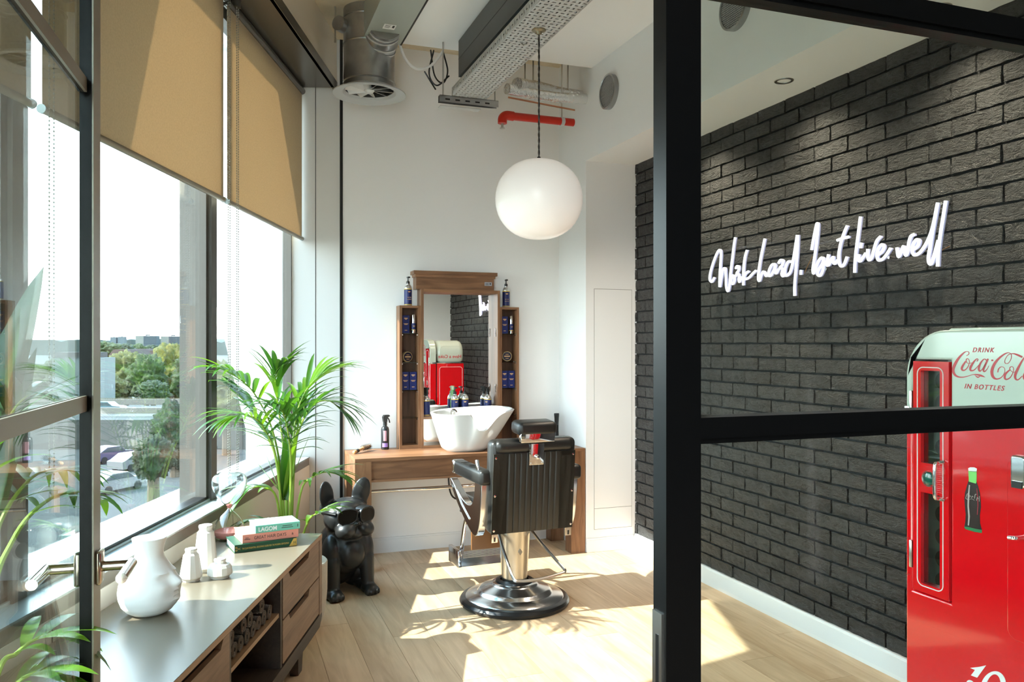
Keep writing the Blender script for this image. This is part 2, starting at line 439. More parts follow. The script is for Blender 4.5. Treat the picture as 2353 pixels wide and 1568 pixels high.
struct(bx('ceiling_raft', MATS['ceiling_white'], None, 1.035, X_COL, Y_SCR + 0.02, 4.95, Z_RAFT, Z_RAFT + 0.06), 'white plasterboard ceiling raft above the cable tray')
# skirting
def skirting(name, poly_x0, poly_x1, y, along='x', h=0.103):
    m = MB()
    if along == 'x':
        m.box(poly_x0, poly_x1, y - 0.016, y, 0, h - 0.012); m.box(poly_x0, poly_x1, y - 0.010, y, h - 0.012, h)
    else:
        m.box(y - 0.016, y + 0.03, poly_x0, poly_x1, 0, h - 0.010); m.box(y - 0.009, y + 0.03, poly_x0, poly_x1, h - 0.010, h)
    return struct(m.build(name, white_gloss), None)
skirting('baseboard_back', 0.757, X_COL, Y_BACK)['label'] = 'white skirting board under the vanity table'
skirting('baseboard_column', X_COL, X_BRICK - 0.016, Y_COL, h=0.095)['label'] = 'white skirting board across the column'
skirting('baseboard_right', Y_SCR + 0.05, Y_COL - 0.016, X_BRICK, 'y')['label'] = 'white skirting board along the black brick wall'
# --- brick wall
wall_right = struct(bx('wall_right', MATS['brick_joint'], None, X_BRICK + 0.014, X_BRICK + 0.22, Y_SCR, Y_BACK, 0, Z_SOFFIT), 'black painted brick wall')
def project(p):
    X = p[0]*CT - p[1]*ST; Y = p[0]*ST + p[1]*CT
    return 1176 + 1834*X/Y, 790 + 1834*(EYE - p[2])/Y, Y
def brick_variants(n=8):
    out = []; rnd = random.Random(11)
    for k in range(n):
        m = MB(); nu, nz = 7, 3; rows = []
        for j in range(nz+1):
            row = []
            for i in range(nu+1):
                y = -0.1075 + 0.215*i/nu; z = -0.0325 + 0.065*j/nz
                edge = i in (0, nu) or j in (0, nz)
                d = rnd.uniform(-0.0028, 0.0022) + (0.0022 if edge else 0)
                if edge: y += rnd.uniform(-0.0016, 0.0016)*(i in (0, nu)); z += rnd.uniform(-0.0013, 0.0013)*(j in (0, nz))
                row.append((d, y, z))
            rows.append(row)
        m.grid(rows)
        ring = [rows[0][i] for i in range(nu+1)] + [rows[j][nu] for j in range(1, nz+1)] + [rows[nz][i] for i in range(nu-1, -1, -1)] + [rows[j][0] for j in range(nz-1, 0, -1)]
        back = [(0.02, q[1], q[2]) for q in ring]; n2 = len(ring)
        m.add(ring + back, [(i, (i+1) % n2, n2+(i+1) % n2, n2+i) for i in range(n2)])
        me = m.mesh('brick', 50); me.materials.append(brick_mat); out.append(me)
    return out
BV = brick_variants()
def lay_bricks():
    rnd = random.Random(5); cells = []
    for r in range(35):
        z = 0.101 + 0.075*r + 0.0375
        y = 3.88 - 0.225*20 + (0.1125 if r % 2 else 0) + rnd.uniform(-0.004, 0.004)
        while y < Y_COL:
            y0, y1 = max(y + 0.005, Y_SCR + 0.02), min(y + 0.220, Y_COL - 0.002); y += 0.225
            if y1 - y0 < 0.02: continue
            c = (X_BRICK, (y0+y1)/2, z); px, py, Y = project(c)
            area = 1e6/Y**2*abs((y1-y0))
            hid = px > 2353 or py < 0 or py > 1568 or (1512 < px < 1604) or (px > 2085 and py > 765) or (px > 1610 and 962 < py < 1000)
            cells.append((area*(0.01 if hid else 1), c, y1-y0))
    cells.sort(key=lambda t: -t[0])
    rest = MB()
    for i, (a, c, L) in enumerate(cells):
        me = rnd.choice(BV); sy = L/0.215; dx = rnd.uniform(-0.0022, 0.0022); tz = rnd.uniform(-0.006, 0.006)
        if i < 300:
            o = link('brick', me, None, wall_right)
            o.location = (c[0] + dx, c[1], c[2]); o.scale = (1, sy, 1); o.rotation_euler = (tz, 0, rnd.uniform(-0.008, 0.008))
        else:
            M = Matrix.Translation((c[0] + dx, c[1], c[2])) @ Matrix.Rotation(tz, 4, 'X') @ Matrix.Diagonal((1, sy, 1, 1))
            rest.xf(M); rest.add([v.co for v in me.vertices], [tuple(p.vertices) for p in me.polygons])
    o = rest.build('brickwork', brick_mat, wall_right); o['kind'] = 'stuff'
lay_bricks()

# --- window wall (built in the window's own axes, turned into place)
YB = 5.36                                                   # where it meets the back wall
wl = struct(bx('wall_left', MATS['cream_panel'], None, -1.50, WX, 0.60, YB, 0, 0.636), 'low cream panelled wall under the windows', True)
for y in (2.36, 3.90): bx('panel_joint', MATS['gasket'], wl, WX, WX + 0.001, y - 0.002, y + 0.002, 0, 0.636)
struct(bx('trim_2', MATS['sill_edge'], None, -1.50, WX - 0.004, 0.60, YB, 0.636, 0.683), 'grey metal fascia under the window sill', True)
struct(bx('trim_3', MATS['sill_metal'], None, -1.50, WX, 0.60, YB, 0.683, 0.690), 'pale metal window sill', True)
struct(bx('wall_left_near', MATS.get('corridor_charcoal') or mat('corridor_charcoal', (0.05, 0.05, 0.052), 0.7), None, -1.50, WX, -2.2, 0.60, 0, Z_SLAB), 'dark wall beside the first window', True)
hd = struct(bx('trim_4', MATS['dark_bronze'], None, -1.52, -1.19, 0.60, YB - 0.02, 3.165, 3.20), 'dark metal soffit over the blinds', True)
fa = struct(bx('trim_5', MATS['cream_panel'], None, -1.205, -1.19, 0.60, YB + 0.06, 3.20, Z_SLAB), 'cream fascia above the window', True)
bx('lower_edge', MATS['dark_bronze'], fa, -1.208, -1.186, 0.60, YB + 0.06, 3.165, 3.225)
struct(bx('wall_left_head', MATS['gasket'], None, -1.62, -1.46, -2.2, 7.0, 3.20, 3.9), 'dark spandrel above the windows', True)
MU = (0.64, 2.36, 3.90)
ends = [(0.64, 2.325), (2.395, 3.865), (3.935, 5.34)]
for i, (y0, y1) in enumerate(ends):
    w = bpy.data.objects.new('window_%d' % (i+1), None); COL.objects.link(w); struct(w, win=True)
    w['label'] = ('nearest window behind the glass door', 'middle window between the first and second mullion', 'far window next to the back wall')[i]
    bx('bottom_rail', MATS['gasket'], w, -1.53, -1.47, y0, y1, 0.690, 0.712)
    bx('bottom_bead', MATS['sill_metal'], w, -1.475, -1.462, y0, y1, 0.690, 0.700)
    bx('top_rail', MATS['mullion'], w, -1.53, -1.46, y0, y1, 3.10, 3.165)
    bx('side_rail', MATS['mullion'], w, -1.53, -1.47, y0, y0 + 0.03, 0.712, 3.10)
    bx('side_rail', MATS['mullion'], w, -1.53, -1.47, y1 - 0.03, y1, 0.712, 3.10)
    bx('glass_pane', win_glass, w, -1.502, -1.494, y0 + 0.01, y1 - 0.01, 0.705, 3.11)
for i, y in enumerate((0.64, 2.36, 3.90)):
    struct(bx('trim_%d' % (6+i), MATS['mullion'], None, -1.61, -1.455, y - 0.035, y + 0.035, 0.66, 3.2), 'deep dark window mullion', True)
struct(bx('trim_9', MATS['sill_metal'], None, -1.80, -1.50, -1.0, 5.6, 0.64, 0.665), 'pale outer sill ledge', True)
# outside: raking facade panels that cut the sunlight
def facade(name, poly, label):
    o = MB().prism(poly, 0, -2.13, -2.09).build(name, MATS['facade_panel']); return struct(o, label, True)
facade('wall_facade_far', [(4.54, 3.578), (4.54, 3.62), (10.0, 3.62), (10.0, -3.0), (8.85, -3.0)], 'grey raking facade panel outside the far window')
facade('wall_facade_near', [(1.3, 3.62), (3.0, 3.62), (2.943, 3.448), (1.94, 0.7), (1.3, 0.7)], 'grey raking facade panel outside the near window')
facade('wall_facade_head', [(-1.0, 3.575), (10.0, 3.575), (10.0, 4.3), (-1.0, 4.3)], 'grey facade band above the windows')
struct(bx('wall_return', white, None, -1.80, -1.50, 5.40, 5.52, -1.0, 4.0), 'white outer reveal at the end of the windows', True)
struct(bx('wall_outer', MATS['facade_panel'], None, -1.60, -1.50, -2.2, 6.0, -3.0, 0.64), 'facade below the windows', True)

# --- corridor side (behind and beside the camera)
struct(bx('wall_front', white, None, 2.0, 3.0, Y_SCR - 0.06, Y_SCR + 0.02, 0, Z_SLAB), 'white wall at the end of the glazed screen')
struct(bx('wall_corridor', MATS.get('corridor_charcoal') or mat('corridor_charcoal', (0.05, 0.05, 0.052), 0.7), None, -0.75, 3.6, -2.2, -2.0, 0, Z_SLAB), 'dark corridor wall opposite the room')
struct(bx('wall_corridor_right', MATS.get('corridor_charcoal') or mat('corridor_charcoal', (0.05, 0.05, 0.052), 0.7), None, 3.4, 3.6, -2.0, Y_SCR, 0, Z_SLAB), 'dark corridor end wall')
struct(bx('wall_corridor_side', MATS.get('corridor_charcoal') or mat('corridor_charcoal', (0.05, 0.05, 0.052), 0.7), None, 2.9, 3.6, Y_SCR - 0.06, Y_SCR + 0.2, 0, Z_SLAB), 'dark wall closing the corridor')

# --- glazed steel screen
BAR_Z = [(0.0, 0.05), (0.655, 0.686), (1.311, 1.342), (1.976, 2.012), (2.64, 2.70)]
BS = MATS['black_steel']
scr = bpy.data.objects.new('window_4', None); COL.objects.link(scr); struct(scr, 'black steel glazed screen right of the doorway')
PX0, PX1 = 0.591, 0.6485                       # post beside the doorway
bx('post', BS, scr, PX0, PX1, Y_SCR - 0.01, Y_SCR + 0.026, 0, 2.70)
bx('post', BS, scr, 1.955, 2.0, Y_SCR - 0.01, Y_SCR + 0.04, 0, 2.70)
for i, (z0, z1) in enumerate(BAR_Z):
    bx('rail', BS, scr, PX1, 1.955, Y_SCR - 0.006, Y_SCR + 0.034, z0, z1)
    if i: bx('glazing_bead', BS, scr, PX1, 1.955, Y_SCR + 0.0, Y_SCR + 0.028, z0 - 0.008, z0)
    if i < len(BAR_Z)-1: bx('glass_pane', door_glass, scr, PX1 - 0.004, 1.96, Y_SCR + 0.010, Y_SCR + 0.018, z1 - 0.005, BAR_Z[i+1][0] + 0.005)
bx('strike_plate', steel, scr, PX0 - 0.003, PX0, Y_SCR - 0.002, Y_SCR + 0.024, 0.90, 1.062)
bx('keep_slot', black_pl, scr, PX0 - 0.0036, PX0 - 0.0028, Y_SCR + 0.006, Y_SCR + 0.014, 0.93, 1.03)
struct(bx('wall_front_head', white, None, -1.08, 2.0, Y_SCR - 0.04, Y_SCR + 0.04, 2.70, Z_SLAB), 'white wall above the glazed screen')
scl = bpy.data.objects.new('window_5', None); COL.objects.link(scl); struct(scl, 'black steel glazed screen left of the doorway')
HX = -0.292                                   # hinge line
bx('post', BS, scl, HX - 0.05, HX, Y_SCR - 0.01, Y_SCR + 0.04, 0, 2.70)
for i, (z0, z1) in enumerate(BAR_Z):
    bx('rail', BS, scl, -1.13, HX - 0.05, Y_SCR - 0.006, Y_SCR + 0.034, z0, z1)
    if i < len(BAR_Z)-1: bx('glass_pane', door_glass, scl, -1.13, HX - 0.045, Y_SCR + 0.010, Y_SCR + 0.018, z1 - 0.005, BAR_Z[i+1][0] + 0.005)

# --- the open door: local x runs from the hinge to the latch edge, local y is the face seen from the doorway
door = bpy.data.objects.new('door_1', None); COL.objects.link(door); struct(door, 'open black steel glass door with lever handle')
hinge = cam_to_room(-0.615, 0.845); tip = cam_to_room(-0.856, 1.66)
door.rotation_euler = (0, 0, math.atan2(tip[1]-hinge[1], tip[0]-hinge[0]))
_dr = door.rotation_euler[2]; door.location = (hinge[0] - 0.029*math.sin(_dr), hinge[1] + 0.029*math.cos(_dr), 0.0)
DL = math.hypot(tip[0]-hinge[0], tip[1]-hinge[1]); DW = 0.067
DS = mat('steel_lit_face', srgb(150, 143, 130), 0.36, metal=0.3)  # lighter copy of the black steel: room light painted on the door face
# the latch stile stands proud of the thinner rails
bx('stile', BS, door, DL - DW, DL, -0.026, -0.004, 0.008, 2.62)
bx('stile_face', DS, door, DL - DW + 0.001, DL, -0.029, -0.026, 0.008, 2.62)
bx('stile', BS, door, 0, DW, -0.026, -0.004, 0.008, 2.62)
for i, (z0, z1) in enumerate([(0.008, 0.10), (0.655, 0.686), (1.315, 1.346), (1.952, 1.980), (2.56, 2.62)]):
    bx('rail', DS, door, DW, DL - DW, -0.0175, -0.0125, z0, z1)
    bx('rail', BS, door, DW, DL - DW, -0.006, -0.002, z0, z1)
zz = [0.0, 0.10, 0.686, 1.346, 1.980]; ze = [0.10, 0.655, 1.315, 1.952, 2.56]
bx('glass_pane', door_glass, door, DW - 0.006, DL - DW + 0.006, -0.0125, -0.006, 0.05, 2.60)

# ---------------------------------------------------------------- the view outside
def out_pt(px, py, Y):
    """a far point outside, at depth Y along the view"""
    X = (px-1176)/1834*Y; u, v = cam_to_room(X, Y)
    return Vector((u, v, EYE - (py-790)/1834*Y))
def lumpy(c, r, seed, amp=0.28, freq=2.2, sub=5, flat=1.0):
    bm = bmesh.new(); bmesh.ops.create_icosphere(bm, subdivisions=sub, radius=1)
    for v in bm.verts:
        d = v.co.normalized(); q = d*freq + Vector((seed*3.1, seed*1.7, seed))
        a = noise.fractal(q, 0.9, 2.1, 5)*amp + noise.noise(q*4)*amp*0.5 + noise.noise(q*9)*amp*0.45
        v.co = Vector((d.x*r[0], d.y*r[1], d.z*r[2]*flat))*(1 + a)
    for v in bm.verts: v.co += Vector(c)
    return bm
def foliage(name, c1, c2):
    m, nt, p = _new(name); N = nt.nodes; L = nt.links
    tc = N.new('ShaderNodeTexCoord'); nz = N.new('ShaderNodeTexNoise'); nz.inputs['Scale'].default_value = 1.6; nz.inputs['Detail'].default_value = 9; nz.inputs['Roughness'].default_value = 0.75
    L.new(tc.outputs['Object'], nz.inputs['Vector'])
    rp = N.new('ShaderNodeValToRGB'); rp.color_ramp.elements[0].position = 0.38; rp.color_ramp.elements[1].position = 0.62
    rp.color_ramp.elements[0].color = col4(c2); rp.color_ramp.elements[1].color = col4(c1)
    L.new(nz.outputs['Fac'], rp.inputs[0]); L.new(rp.outputs[0], p.inputs['Base Color'])
    b = N.new('ShaderNodeBump'); b.inputs['Strength'].default_value = 1; b.inputs['Distance'].default_value = 0.5
    L.new(nz.outputs['Fac'], b.inputs['Height']); L.new(b.outputs[0], p.inputs['Normal'])
    p.inputs['Roughness'].default_value = 0.8; MATS[name] = m; return m
fol = [foliage('foliage_yellow', (0.125, 0.108, 0.003), (0.034, 0.040, 0.002)), foliage('foliage_mid', (0.040, 0.058, 0.004), (0.010, 0.018, 0.002)),
       foliage('foliage_dark', (0.018, 0.032, 0.004), (0.004, 0.009, 0.002)), foliage('foliage_pale', (0.095, 0.092, 0.010), (0.034, 0.040, 0.006))]
bark = mat('bark', (0.06, 0.045, 0.03), 0.9)
GZ = -13.0
g = bx('ground_outside', mat('ground_outside', (0.024, 0.026, 0.02), 0.9, var=0.4, vscale=0.02), None, -900, -2.5, -200, 1800, GZ - 0.5, GZ)
g.rotation_euler = (0, 0, -TH); tag(g, kind='structure', label='ground far below the windows')
def tree(px, py, Y, r, m, label, seed, cat='tree', group='trees beyond the road', name='tree'):
    c = out_pt(px, py, Y); t = thing(name, label, cat, (c.x, c.y, GZ), 0, group)
    h = c.z - GZ
    MB().addbm(lumpy((0, 0, h), r, seed)).build('crown', m, t, 180)
    MB().cyl((0, 0, 0), (0, 0, h), 0.5, 0.3, 8).build('trunk', bark, t)
    return t
tree(290, 862, 150, (3.6, 3.6, 4.2), fol[3], 'olive green round tree beyond the road, left of the dark tree', 1)
tree(336, 868, 134, (3.0, 3.0, 3.6), fol[1], 'darker green tree in the middle of the clump beyond the road', 2)
tree(395, 852, 143, (4.2, 4.2, 4.6), fol[0], 'bright yellow-green tree beyond the road, nearest the mullion', 3)
tree(258, 892, 122, (1.8, 1.8, 1.9), fol[3], 'small pale green bush tree in front of the white building', 4)
tree(352, 900, 122, (2.3, 2.3, 1.6), fol[2], 'low dark shrub under the clump of trees', 5)
tree(452, 864, 134, (3.6, 3.6, 3.8), fol[1], 'mid green tree partly behind the window mullion', 6)
tree(140, 880, 138, (4.6, 4.6, 3.8), fol[1], 'green tree seen through the glass door', 7)
tree(30, 885, 144, (5.0, 5.0, 4.0), fol[2], 'dark green tree at the left edge seen through the glass door', 8)
tree(402, 1000, 62, (1.7, 1.7, 2.3), fol[2], 'dark shrub on the near side of the road', 9, 'shrub', 'shrubs below the road', 'shrub')
tree(352, 1052, 50, (1.2, 1.2, 1.3), fol[2], 'low dark shrub nearest the window', 10, 'shrub', 'shrubs below the road', 'shrub')
tree(520, 905, 74, (3.2, 3.2, 2.8), fol[3], 'pale shrub seen through the far window', 11, 'shrub', 'shrubs below the road', 'shrub')
# tower blocks on the horizon
def building(px0, px1, py0, Y, depth, side, front, label, group=None, floors=0, name='tower_block'):
    a = out_pt(px0, 790, Y); b = out_pt(px1, 790, Y)
    w = (b-a).length; h = (790-py0)/1834*Y + EYE
    t = thing(name, label, 'building', (a.x, a.y, GZ), math.atan2(b.y-a.y, b.x-a.x) , group)
    k = 0.38
    bx('end_wall', side, t, 0, w*k, 0, depth, 0, h - GZ)
    bx('front_wall', front, t, w*k, w, 0, depth, 0, h - GZ - w*0.01)
    bx('plant_room', front, t, w*0.45, w*0.6, depth*0.2, depth*0.6, h - GZ, h - GZ + w*0.06)
    for i in range(floors):
        z = h - GZ - (i+0.8)*(w*0.055)
        bx('window_band', MATS['tower_glass'], t, w*k, w*0.99, -w*0.004, 0, z - w*0.012, z + w*0.010)
    return t
hz_cream = mat('tower_cream', srgb(81, 83, 77), 0.8); hz_blue = mat('tower_blue', srgb(40, 51, 56), 0.8); mat('tower_glass', srgb(30, 39, 44), 0.5)
hz_far = mat('tower_far', srgb(59, 69, 72), 0.9)
building(311, 359, 772, 640, 6, hz_cream, hz_blue, 'cream and blue-grey tower block on the horizon', 'tower blocks', 12)
building(369, 418, 773, 662, 6, hz_cream, hz_blue, 'second cream and blue-grey tower block, beside the mullion', 'tower blocks', 12)
building(253, 266, 775, 800, 5, hz_far, hz_far, 'left of two hazy slim towers on the horizon', 'hazy towers')
building(270, 285, 774, 800, 5, hz_far, hz_far, 'right of two hazy slim towers on the horizon', 'hazy towers')
# far wooded ridge
m = MB(); n = 160; rows = [[], []]
for i in range(n):
    px = -900 + i*16; t = out_pt(px, 790, 1000); hgt = 4.5 + 3.5*noise.noise(Vector((i*0.21, 0, 0))) + 3*noise.noise(Vector((i*1.3, 4, 0)))
    rows[0].append((t.x, t.y, GZ)); rows[1].append((t.x, t.y, EYE + hgt))
back = [[(p[0]-30, p[1]+60, p[2]) for p in r] for r in rows]
m.grid([rows[0], rows[1], back[1], back[0]])
tag(m.build('far_ridge', mat('far_ridge', srgb(46, 57, 54), 0.95, var=0.25, vscale=0.05)), 'hazy wooded ridge along the horizon', 'ridge')
# low houses between ridge and trees
rnd = random.Random(4)
house_w = mat('house_wall', srgb(84, 81, 77), 0.9); house_r = mat('house_roof', srgb(50, 38, 33), 0.9)
for i, (px, py, Y, lb) in enumerate([(252, 812, 350, 'small pale house with a brown roof, leftmost of the distant houses'), (300, 818, 225, 'pale distant house with a brown roof above the olive tree'),
        (336, 813, 300, 'pale distant house with a brown roof below the nearer tower block'), (376, 818, 270, 'pale distant house with a brown roof, rightmost of the row')]):
    a = out_pt(px, py, Y); w = 6.5
    t = thing('house', lb, 'house', (a.x, a.y, GZ), -TH + rnd.uniform(-.3, .3), 'distant houses')
    bx('walls', house_w, t, -w/2, w/2, -4, 4, 0, a.z - GZ)
    MB().prism([(-w/2-0.5, a.z-GZ), (w/2+0.5, a.z-GZ), (w/2-1.2, a.z-GZ+1.8), (-w/2+1.2, a.z-GZ+1.8)], 1, -4.4, 4.4).build('roof', house_r, t)
for i, (px, Y) in enumerate([(246, 380), (282, 420), (316, 450), (350, 480), (392, 400), (416, 440), (236, 330)]):
    tree(px, 810, Y, (6.5, 6.5, 4.2), fol[1 + i % 2], ['distant rounded tree under the hazy slim towers, far left', 'distant rounded tree just right of the slim towers', 'distant rounded tree left of the nearer tower block', 'distant rounded tree in front of the nearer tower block', 'distant rounded tree between the two tower blocks', 'distant rounded tree in front of the second tower block', 'distant dark tree at the left edge of the middle window', 'distant rounded tree above the olive tree'][i], 20 + i, group='distant trees')
# white flat-roofed building on the left
a = out_pt(120, 790, 112); t = thing('flat_building', 'pale flat-roofed building with a dark roof edge left of the trees', 'building', (a.x, a.y, GZ), -TH)
wz = out_pt(120, 822, 112).z - GZ; ww = 120/1834*112
bx('walls', mat('pale_render', srgb(77, 84, 84), 0.8), t, 0, ww, 0, 3.0, 0, wz)
bx('parapet', mat('dark_roof_edge', srgb(33, 33, 34), 0.8), t, -0.1, ww - 1.0, -0.1, 2.8, wz, wz + 0.75)
for i in range(3): bx('window', MATS['tower_glass'], t, ww - 1.8, ww - 1.5, -0.06, 0, wz - 3.2 - i*1.3, wz - 2.4 - i*1.3)
# raised road with parapets
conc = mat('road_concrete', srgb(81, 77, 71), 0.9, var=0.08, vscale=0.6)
def strip(name, label, cat, Y, py0, py1, thick, m, rails=False):
    a = out_pt(-400, 790, Y); L = 2200/1834*Y
    t = thing(name, label, cat, (a.x, a.y, 0), -TH)
    z0, z1 = out_pt(0, py1, Y).z, out_pt(0, py0, Y).z
    bx('wall', m, t, 0, L, 0, thick, z0, z1)
    if rails:
        bx('handrail', MATS['rail_ochre'], t, 0, L, 0.0, 0.06, z1 + 0.10, z1 + 0.16)
        for i in range(60): bx('baluster', MATS['rail_ochre'], t, L*0.22 + i*0.33, L*0.22 + i*0.33 + 0.04, 0.0, 0.05, z1, z1 + 0.11)
    return t
mat('rail_ochre', srgb(69, 59, 37), 0.6)
strip('road_parapet', 'far pale road parapet with an ochre handrail', 'parapet', 108, 918, 931, 0.6, conc, True)
strip('road_parapet', 'near pale concrete road parapet below the carriageway', 'parapet', 84, 938, 951, 0.6, conc)
a = out_pt(-400, 790, 85); t = bx('carriageway', mat('asphalt', srgb(59, 58, 54), 0.9), None, 0, 125, 0, 22.5, -7.2, -6.9)
t.location = (a.x, a.y, 0); t.rotation_euler = (0, 0, -TH); tag(t, 'grey road surface between the two parapets', 'road')
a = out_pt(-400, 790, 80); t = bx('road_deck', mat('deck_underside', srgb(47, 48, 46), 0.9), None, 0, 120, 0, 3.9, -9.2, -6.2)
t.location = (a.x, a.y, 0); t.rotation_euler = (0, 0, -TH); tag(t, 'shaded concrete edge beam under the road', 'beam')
# cars
def car(px, Y, z, m, label, group, rz=0, name='car'):
    a = out_pt(px, 790, Y); t = thing(name, label, 'car', (a.x, a.y, z), -TH + rz, group)
    prof = [(-2.0, 0.25), (2.0, 0.25), (2.05, 0.6), (1.9, 0.82), (1.0, 0.92), (0.45, 1.36), (-0.9, 1.38), (-1.7, 0.95), (-2.05, 0.85)]
    MB().prism(prof, 1, -0.85, 0.85).build('body', m, t)
    MB().prism([(0.95, 0.93), (0.45, 1.30), (-0.85, 1.32), (-1.55, 0.96)], 1, -0.86, 0.86).build('windows', MATS['tower_glass'], t)
    for x in (-1.25, 1.25):
        for y in (-0.8, 0.8): MB().cyl((x, y-0.1, 0.3), (x, y+0.1, 0.3), 0.31, n=14).build('wheel', black_pl, t)
    return t
car(246, 96, -6.895, mat('car_blue', srgb(59, 75, 81), 0.3), 'pale blue car on the raised road', None)
cw = mat('car_white', srgb(89, 89, 89), 0.3); cl = mat('car_lilac', srgb(63, 55, 75), 0.3); cd = mat('car_dark', srgb(19, 21, 24), 0.3)
bx('yard', mat('yard', (0.022, 0.024, 0.022), 0.9, var=0.3, vscale=0.4), None, -60, -6, 20, 78, -9.5, -8.9)
yd = bpy.data.objects['yard']; yd.rotation_euler = (0, 0, -TH); tag(yd, kind='structure', label='paved yard below the road')
for px, Y, m, lb in [(250, 70, cl, 'lilac stand-in car in the yard, left end of the far row'), (310, 66, cw, 'white stand-in car in the yard next to the lilac car'), (362, 72, cl, 'lilac stand-in car in the yard beside the dark shrub'),
                 (262, 56, cw, 'white stand-in car in the nearer row of the yard')]:
    car(px, Y, -8.9, m, lb, 'stand-in cars in the yard', 1.2)  # cars put in for lilac and white shapes read as reflections

# ---------------------------------------------------------------- roller blinds (window axes)
blind_fab = fabric_blind('blind_fabric', srgb(160, 149, 130), (0.205, 0.156, 0.100))
alu = mat('blind_bar', srgb(150, 140, 122), 0.35, metal=0.5)
def blind(y0, y1, label, chain_y, chain_low):
    t = thing('roller_blind', label, 'blind', (*cam_to_room(WX + 0.0, y0), 2.14), -TH, 'roller blinds')
    L = y1 - y0; x = -0.045
    bx('fabric', blind_fab, t, x - 0.0008, x + 0.0008, 0.012, L - 0.012, 0.02, 1.0)
    MB().cyl((x, 0.010, 0.012), (x, L - 0.010, 0.012), 0.0125, n=14).build('bottom_bar', alu, t)
    for y in (0.006, L - 0.012): MB().cyl((x, y, 0.012), (x, y + 0.007, 0.012), 0.0145, n=14).build('end_cap', MATS['sill_metal'], t)
    MB().cyl((x, 0.0, 1.0), (x, L, 1.0), 0.022, n=18).build('roller', MATS['dark_bronze'], t)
    # bead chain, two strands joined at the bottom
    c = MB(); pts = []
    nb = int((1.02 - chain_low)/0.0125)
    for dy in (-0.012, 0.012):
        for k in range(nb):
            z = 1.02 - k*0.0125; yy = chain_y + dy*(1 - max(0, 1 - (z - chain_low)/0.08)*0.4)
            c.ellipsoid((x + 0.035, yy, z), (0.0034,)*3, n=6, m=4)
    c.build('bead_chain', MATS['chain'], t)
    MB().tube([(x + 0.035, chain_y - 0.012, 1.0), (x + 0.035, chain_y - 0.012, chain_low)], 0.0008, 4).build('cord', MATS['chain'], t)
    MB().tube([(x + 0.035, chain_y + 0.012, 1.0), (x + 0.035, chain_y + 0.012, chain_low)], 0.0008, 4).build('cord', MATS['chain'], t)
    bx('bracket', MATS['dark_bronze'], t, x - 0.03, x + 0.045, chain_y - 0.02, chain_y + 0.02, 0.99, 1.024)
mat('chain', srgb(140, 138, 128), 0.35, metal=0.4)
blind(0.66, 2.343, 'tan roller blind seen through the glass door', 1.685 + 0.03, -1.15)
blind(2.375, 3.895, 'middle tan roller blind with sunlight on most of it', 1.52 - 0.03, -1.35)
blind(3.925, 5.345, 'far tan roller blind next to the back wall', 0.06, -1.35)

# ---------------------------------------------------------------- ceiling services
# rectangular duct
t = thing('rectangular_duct', 'pale galvanised rectangular air duct with a white sticker', 'duct', (0.79, 1.1, 3.30))
bx('casing', mat('duct_pale', srgb(170, 176, 168), 0.4, metal=0.35), t, 0, 0.232, 0, 3.78, 0, 0.20)
bx('seam', MATS['gasket'], t, 0.234, 0.243, 0, 3.80, 0.0, 0.2)
lab = bx('sticker', mat('sticker_white', (0.8, 0.8, 0.78), 0.5), t, 0.08, 0.15, 3.49, 3.56, -0.0012, 0)
for k in range(4): bx('print_line', MATS['gasket'], lab, 0.088, 0.122 - 0.006*(k % 2), 3.50 + k*0.012, 3.504 + k*0.012, -0.0016, -0.0012)
bx('bar_code', MATS['gasket'], lab, 0.13, 0.143, 3.50, 3.535, -0.0016, -0.0012)
# round duct with swirl diffuser
DC = (0.848, 4.98)
t = thing('round_duct', 'dark galvanised round duct ending in a swirl diffuser', 'duct', (DC[0], DC[1], 3.0))
MB().lathe([(0.158, 0.02), (0.158, 0.52)], 40, cap0=False, cap1=False).build('pipe', galv, t)
for z in (0.07, 0.30, 0.46): MB().lathe([(0.158, z - 0.006), (0.163, z), (0.158, z + 0.006)], 40, cap0=False, cap1=False).build('rib', galv, t)
MB().lathe([(0.150, 0.03), (0.165, 0.012), (0.225, 0.0), (0.226, 0.006), (0.170, 0.03), (0.158, 0.04)], 48, cap0=False, cap1=False).build('diffuser_flange', mat('diffuser_grey', srgb(176, 178, 178), 0.35), t)
MB().lathe([(0.0, 0.06), (0.150, 0.06)], 32, cap0=False, cap1=False).build('diffuser_back', MATS['gasket'], t)
for k in range(10):
    a = 2*math.pi*k/10; M = Matrix.Rotation(a, 4, 'Z') @ Matrix.Translation((0, 0, 0.035)) @ Matrix.Rotation(0.6, 4, 'X')
    o = bx('blade', galv_l, t, 0.03, 0.148, -0.022, 0.022, -0.0008, 0.0008); o.matrix_local = M
MB().lathe([(0.0, 0.008), (0.018, 0.010), (0.032, 0.024), (0.034, 0.045), (0, 0.05)], 20, cap0=False, cap1=False).build('hub', galv_l, t)
# elbow from the rectangular duct
pts = smooth_path([(0.05, -0.26, 0.36), (0.05, -0.18, 0.35), (0.05, -0.10, 0.31), (0.04, -0.05, 0.27)], 5)
MB().tube(pts, 0.105, 24).build('elbow', galv, t)
for q in (pts[2], pts[6], pts[10], pts[13]):
    i = min(range(len(pts)), key=lambda k: (pts[k]-q).length); d = (pts[min(i+1, len(pts)-1)] - pts[max(i-1, 0)]).normalized()
    MB().cyl(q - d*0.005, q + d*0.005, 0.110, n=28).build('elbow_ring', galv_l, t)
MB().cyl((-0.16, -0.02, 0.40), (-0.20, -0.06, 0.40), 0.045, n=20).build('spigot', galv, t)
MB().tube([(-0.21, 0.0, 0.30), (-0.21, 0.0, 0.52)], 0.006, 8).build('hanger_rod', steel, t)
